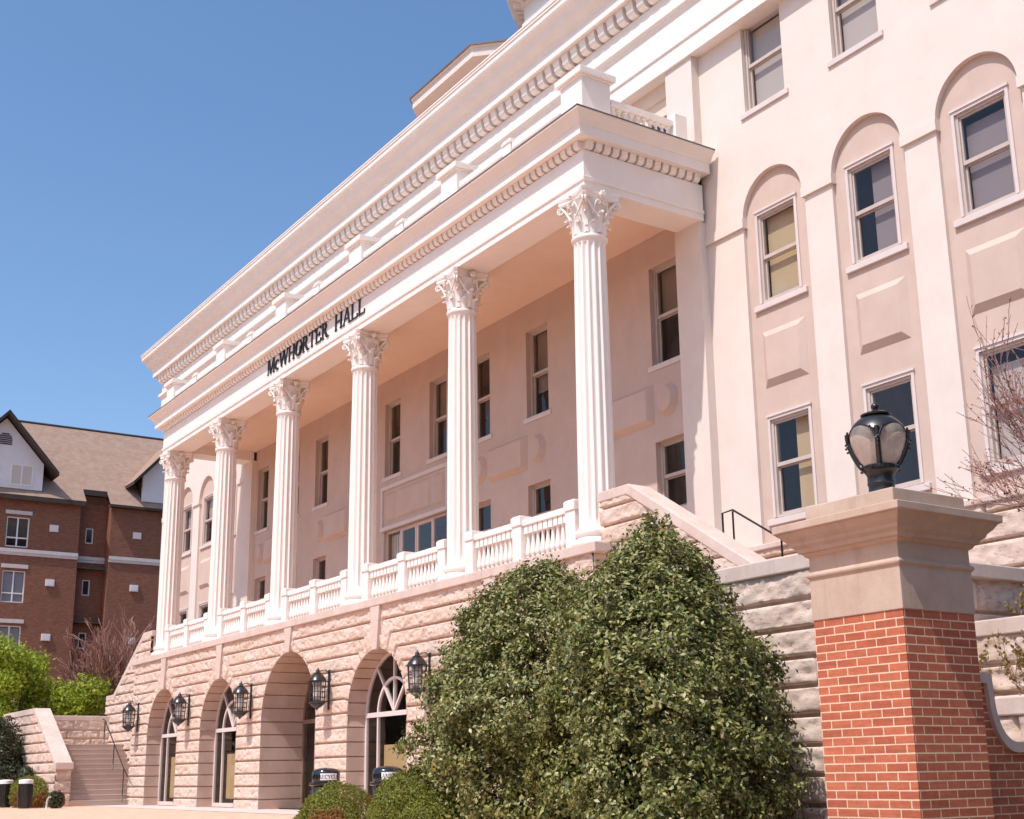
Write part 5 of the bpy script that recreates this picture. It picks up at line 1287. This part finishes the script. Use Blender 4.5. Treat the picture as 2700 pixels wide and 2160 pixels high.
def dormer(yc):
    hw = 2.48; zb = 13.08; zeav = 14.82; za = zeav+hw*1.11
    g = MB(); xf = DX+.05
    g.prism([(yc-hw, zb), (yc+hw, zb), (yc+hw, zeav), (yc, za), (yc-hw, zeav)], 'x', xf-.25, xf)
    dw = dpart(g, 'dormer', 'dormwhite')
    ck = MB(); ck.box(xf-4.2, xf-.26, yc+hw-.15, yc+hw, 12.9, zeav); ck.box(xf-4.2, xf-.26, yc-hw, yc-hw+.15, 12.9, zeav); dpart(ck, 'dormer_cheek', 'rake', dw)  # cheeks coloured near black to paint in their deep shade
    o = .82; r_ = MB(); xo = xf+.72; xb = xf-5.5
    for sg in (-1, 1):
        A = (yc, za+.12+.02); B = (yc+sg*(hw+o), zeav-o*1.11+.12)
        v = []
        for x in (xo, xb):
            v += [(x, A[0], A[1]), (x, B[0], B[1]), (x, B[0], B[1]+.20), (x, A[0], A[1]+.24)]
        r_.add(v, [(0, 1, 2, 3), (4, 7, 6, 5), (0, 4, 5, 1), (1, 5, 6, 2)])
    dpart(r_, 'dormer_rake', 'rake', dw)
    rt = MB()
    for sg in (-1, 1):
        A = (yc, za+.40); B = (yc+sg*(hw+o+.02), zeav-o*1.11+.33)
        rt.add([(xo+.02, *A), (xo+.02, *B), (xb, *B), (xb, *A)], [(0, 1, 2, 3)])
    q = dpart(rt, 'dormer_roof', 'shingle', dw)
    lay = q.data.uv_layers.new(name='UVMap')
    for p in q.data.polygons:
        for li in p.loop_indices:
            c_ = q.data.vertices[q.data.loops[li].vertex_index].co; lay.data[li].uv = (c_.x, math.hypot(c_.y-(yc-4), c_.z))
    # window and half-round vent
    f = MB(); a, b = yc+.48, yc+1.86
    if True:
        f.box(xf, xf+.04, a, a+.08, 13.3, 14.66); f.box(xf, xf+.04, b-.08, b, 13.3, 14.66); f.box(xf, xf+.04, a+.08, b-.08, 14.58, 14.66); f.box(xf, xf+.05, a+.08, b-.08, 13.3, 13.38); f.box(xf, xf+.038, (a+b)/2-.04, (a+b)/2+.04, 13.38, 14.58)
        o1 = dpart(f, 'dormer_window', 'label', dw)
        pn = MB().add([(xf+.012, a+.08, 13.38), (xf+.012, b-.08, 13.38), (xf+.012, b-.08, 14.58), (xf+.012, a+.08, 14.58)], [(0, 1, 2, 3)]); dpart(pn, 'dormer_pane', 'blind', dw)
    v = MB(); 
    for k in range(6):
        z = 15.85+.13*k; hwv = .42 if k < 3 else .42*math.sqrt(max(.05, 1-((k-2)/3.6)**2)); v.prism([(xf+.003, z), (xf+.06, z-.02), (xf+.06, z+.05), (xf+.003, z+.08)], 'y', yc-hwv, yc+hwv) if False else v.box(xf+.003, xf+.05, yc-hwv, yc+hwv, z, z+.07)
    dpart(v, 'louver_vent', 'rake', dw)
dormer(.75); dormer(12.15); dormer(-9.0)

# ------------------------------------------------------------------ the wood across the road, mirrored in the window panes, and an added unseen hedge
g9 = np.random.default_rng(77); lb = []
for i in range(64): lb.append((-190+4.1*i+g9.normal(0, 1), -66+g9.normal(0, 3)+max(0, -60-(-190+4.1*i))*.12, GZ+5.5+g9.random()*6, 4.2, 3.4, 5.2+g9.random()*3))
for i in range(7): lb.append((50.5+g9.normal(0, .6), -11+2.4*i, GZ+3.2+g9.random()*2, 1.8, 1.8, 3.2))  # unseen hedge at the right, added to block skylight on right-hand faces
Pw, Nw = crown_points(lb, 46000, g9, .5, .25, 9)
tag(leaves('far_wood_and_added_hedge', 'ever', None, (0, 0, 0), Pw, Nw, .55, .8, .7, 5), kind='stuff')
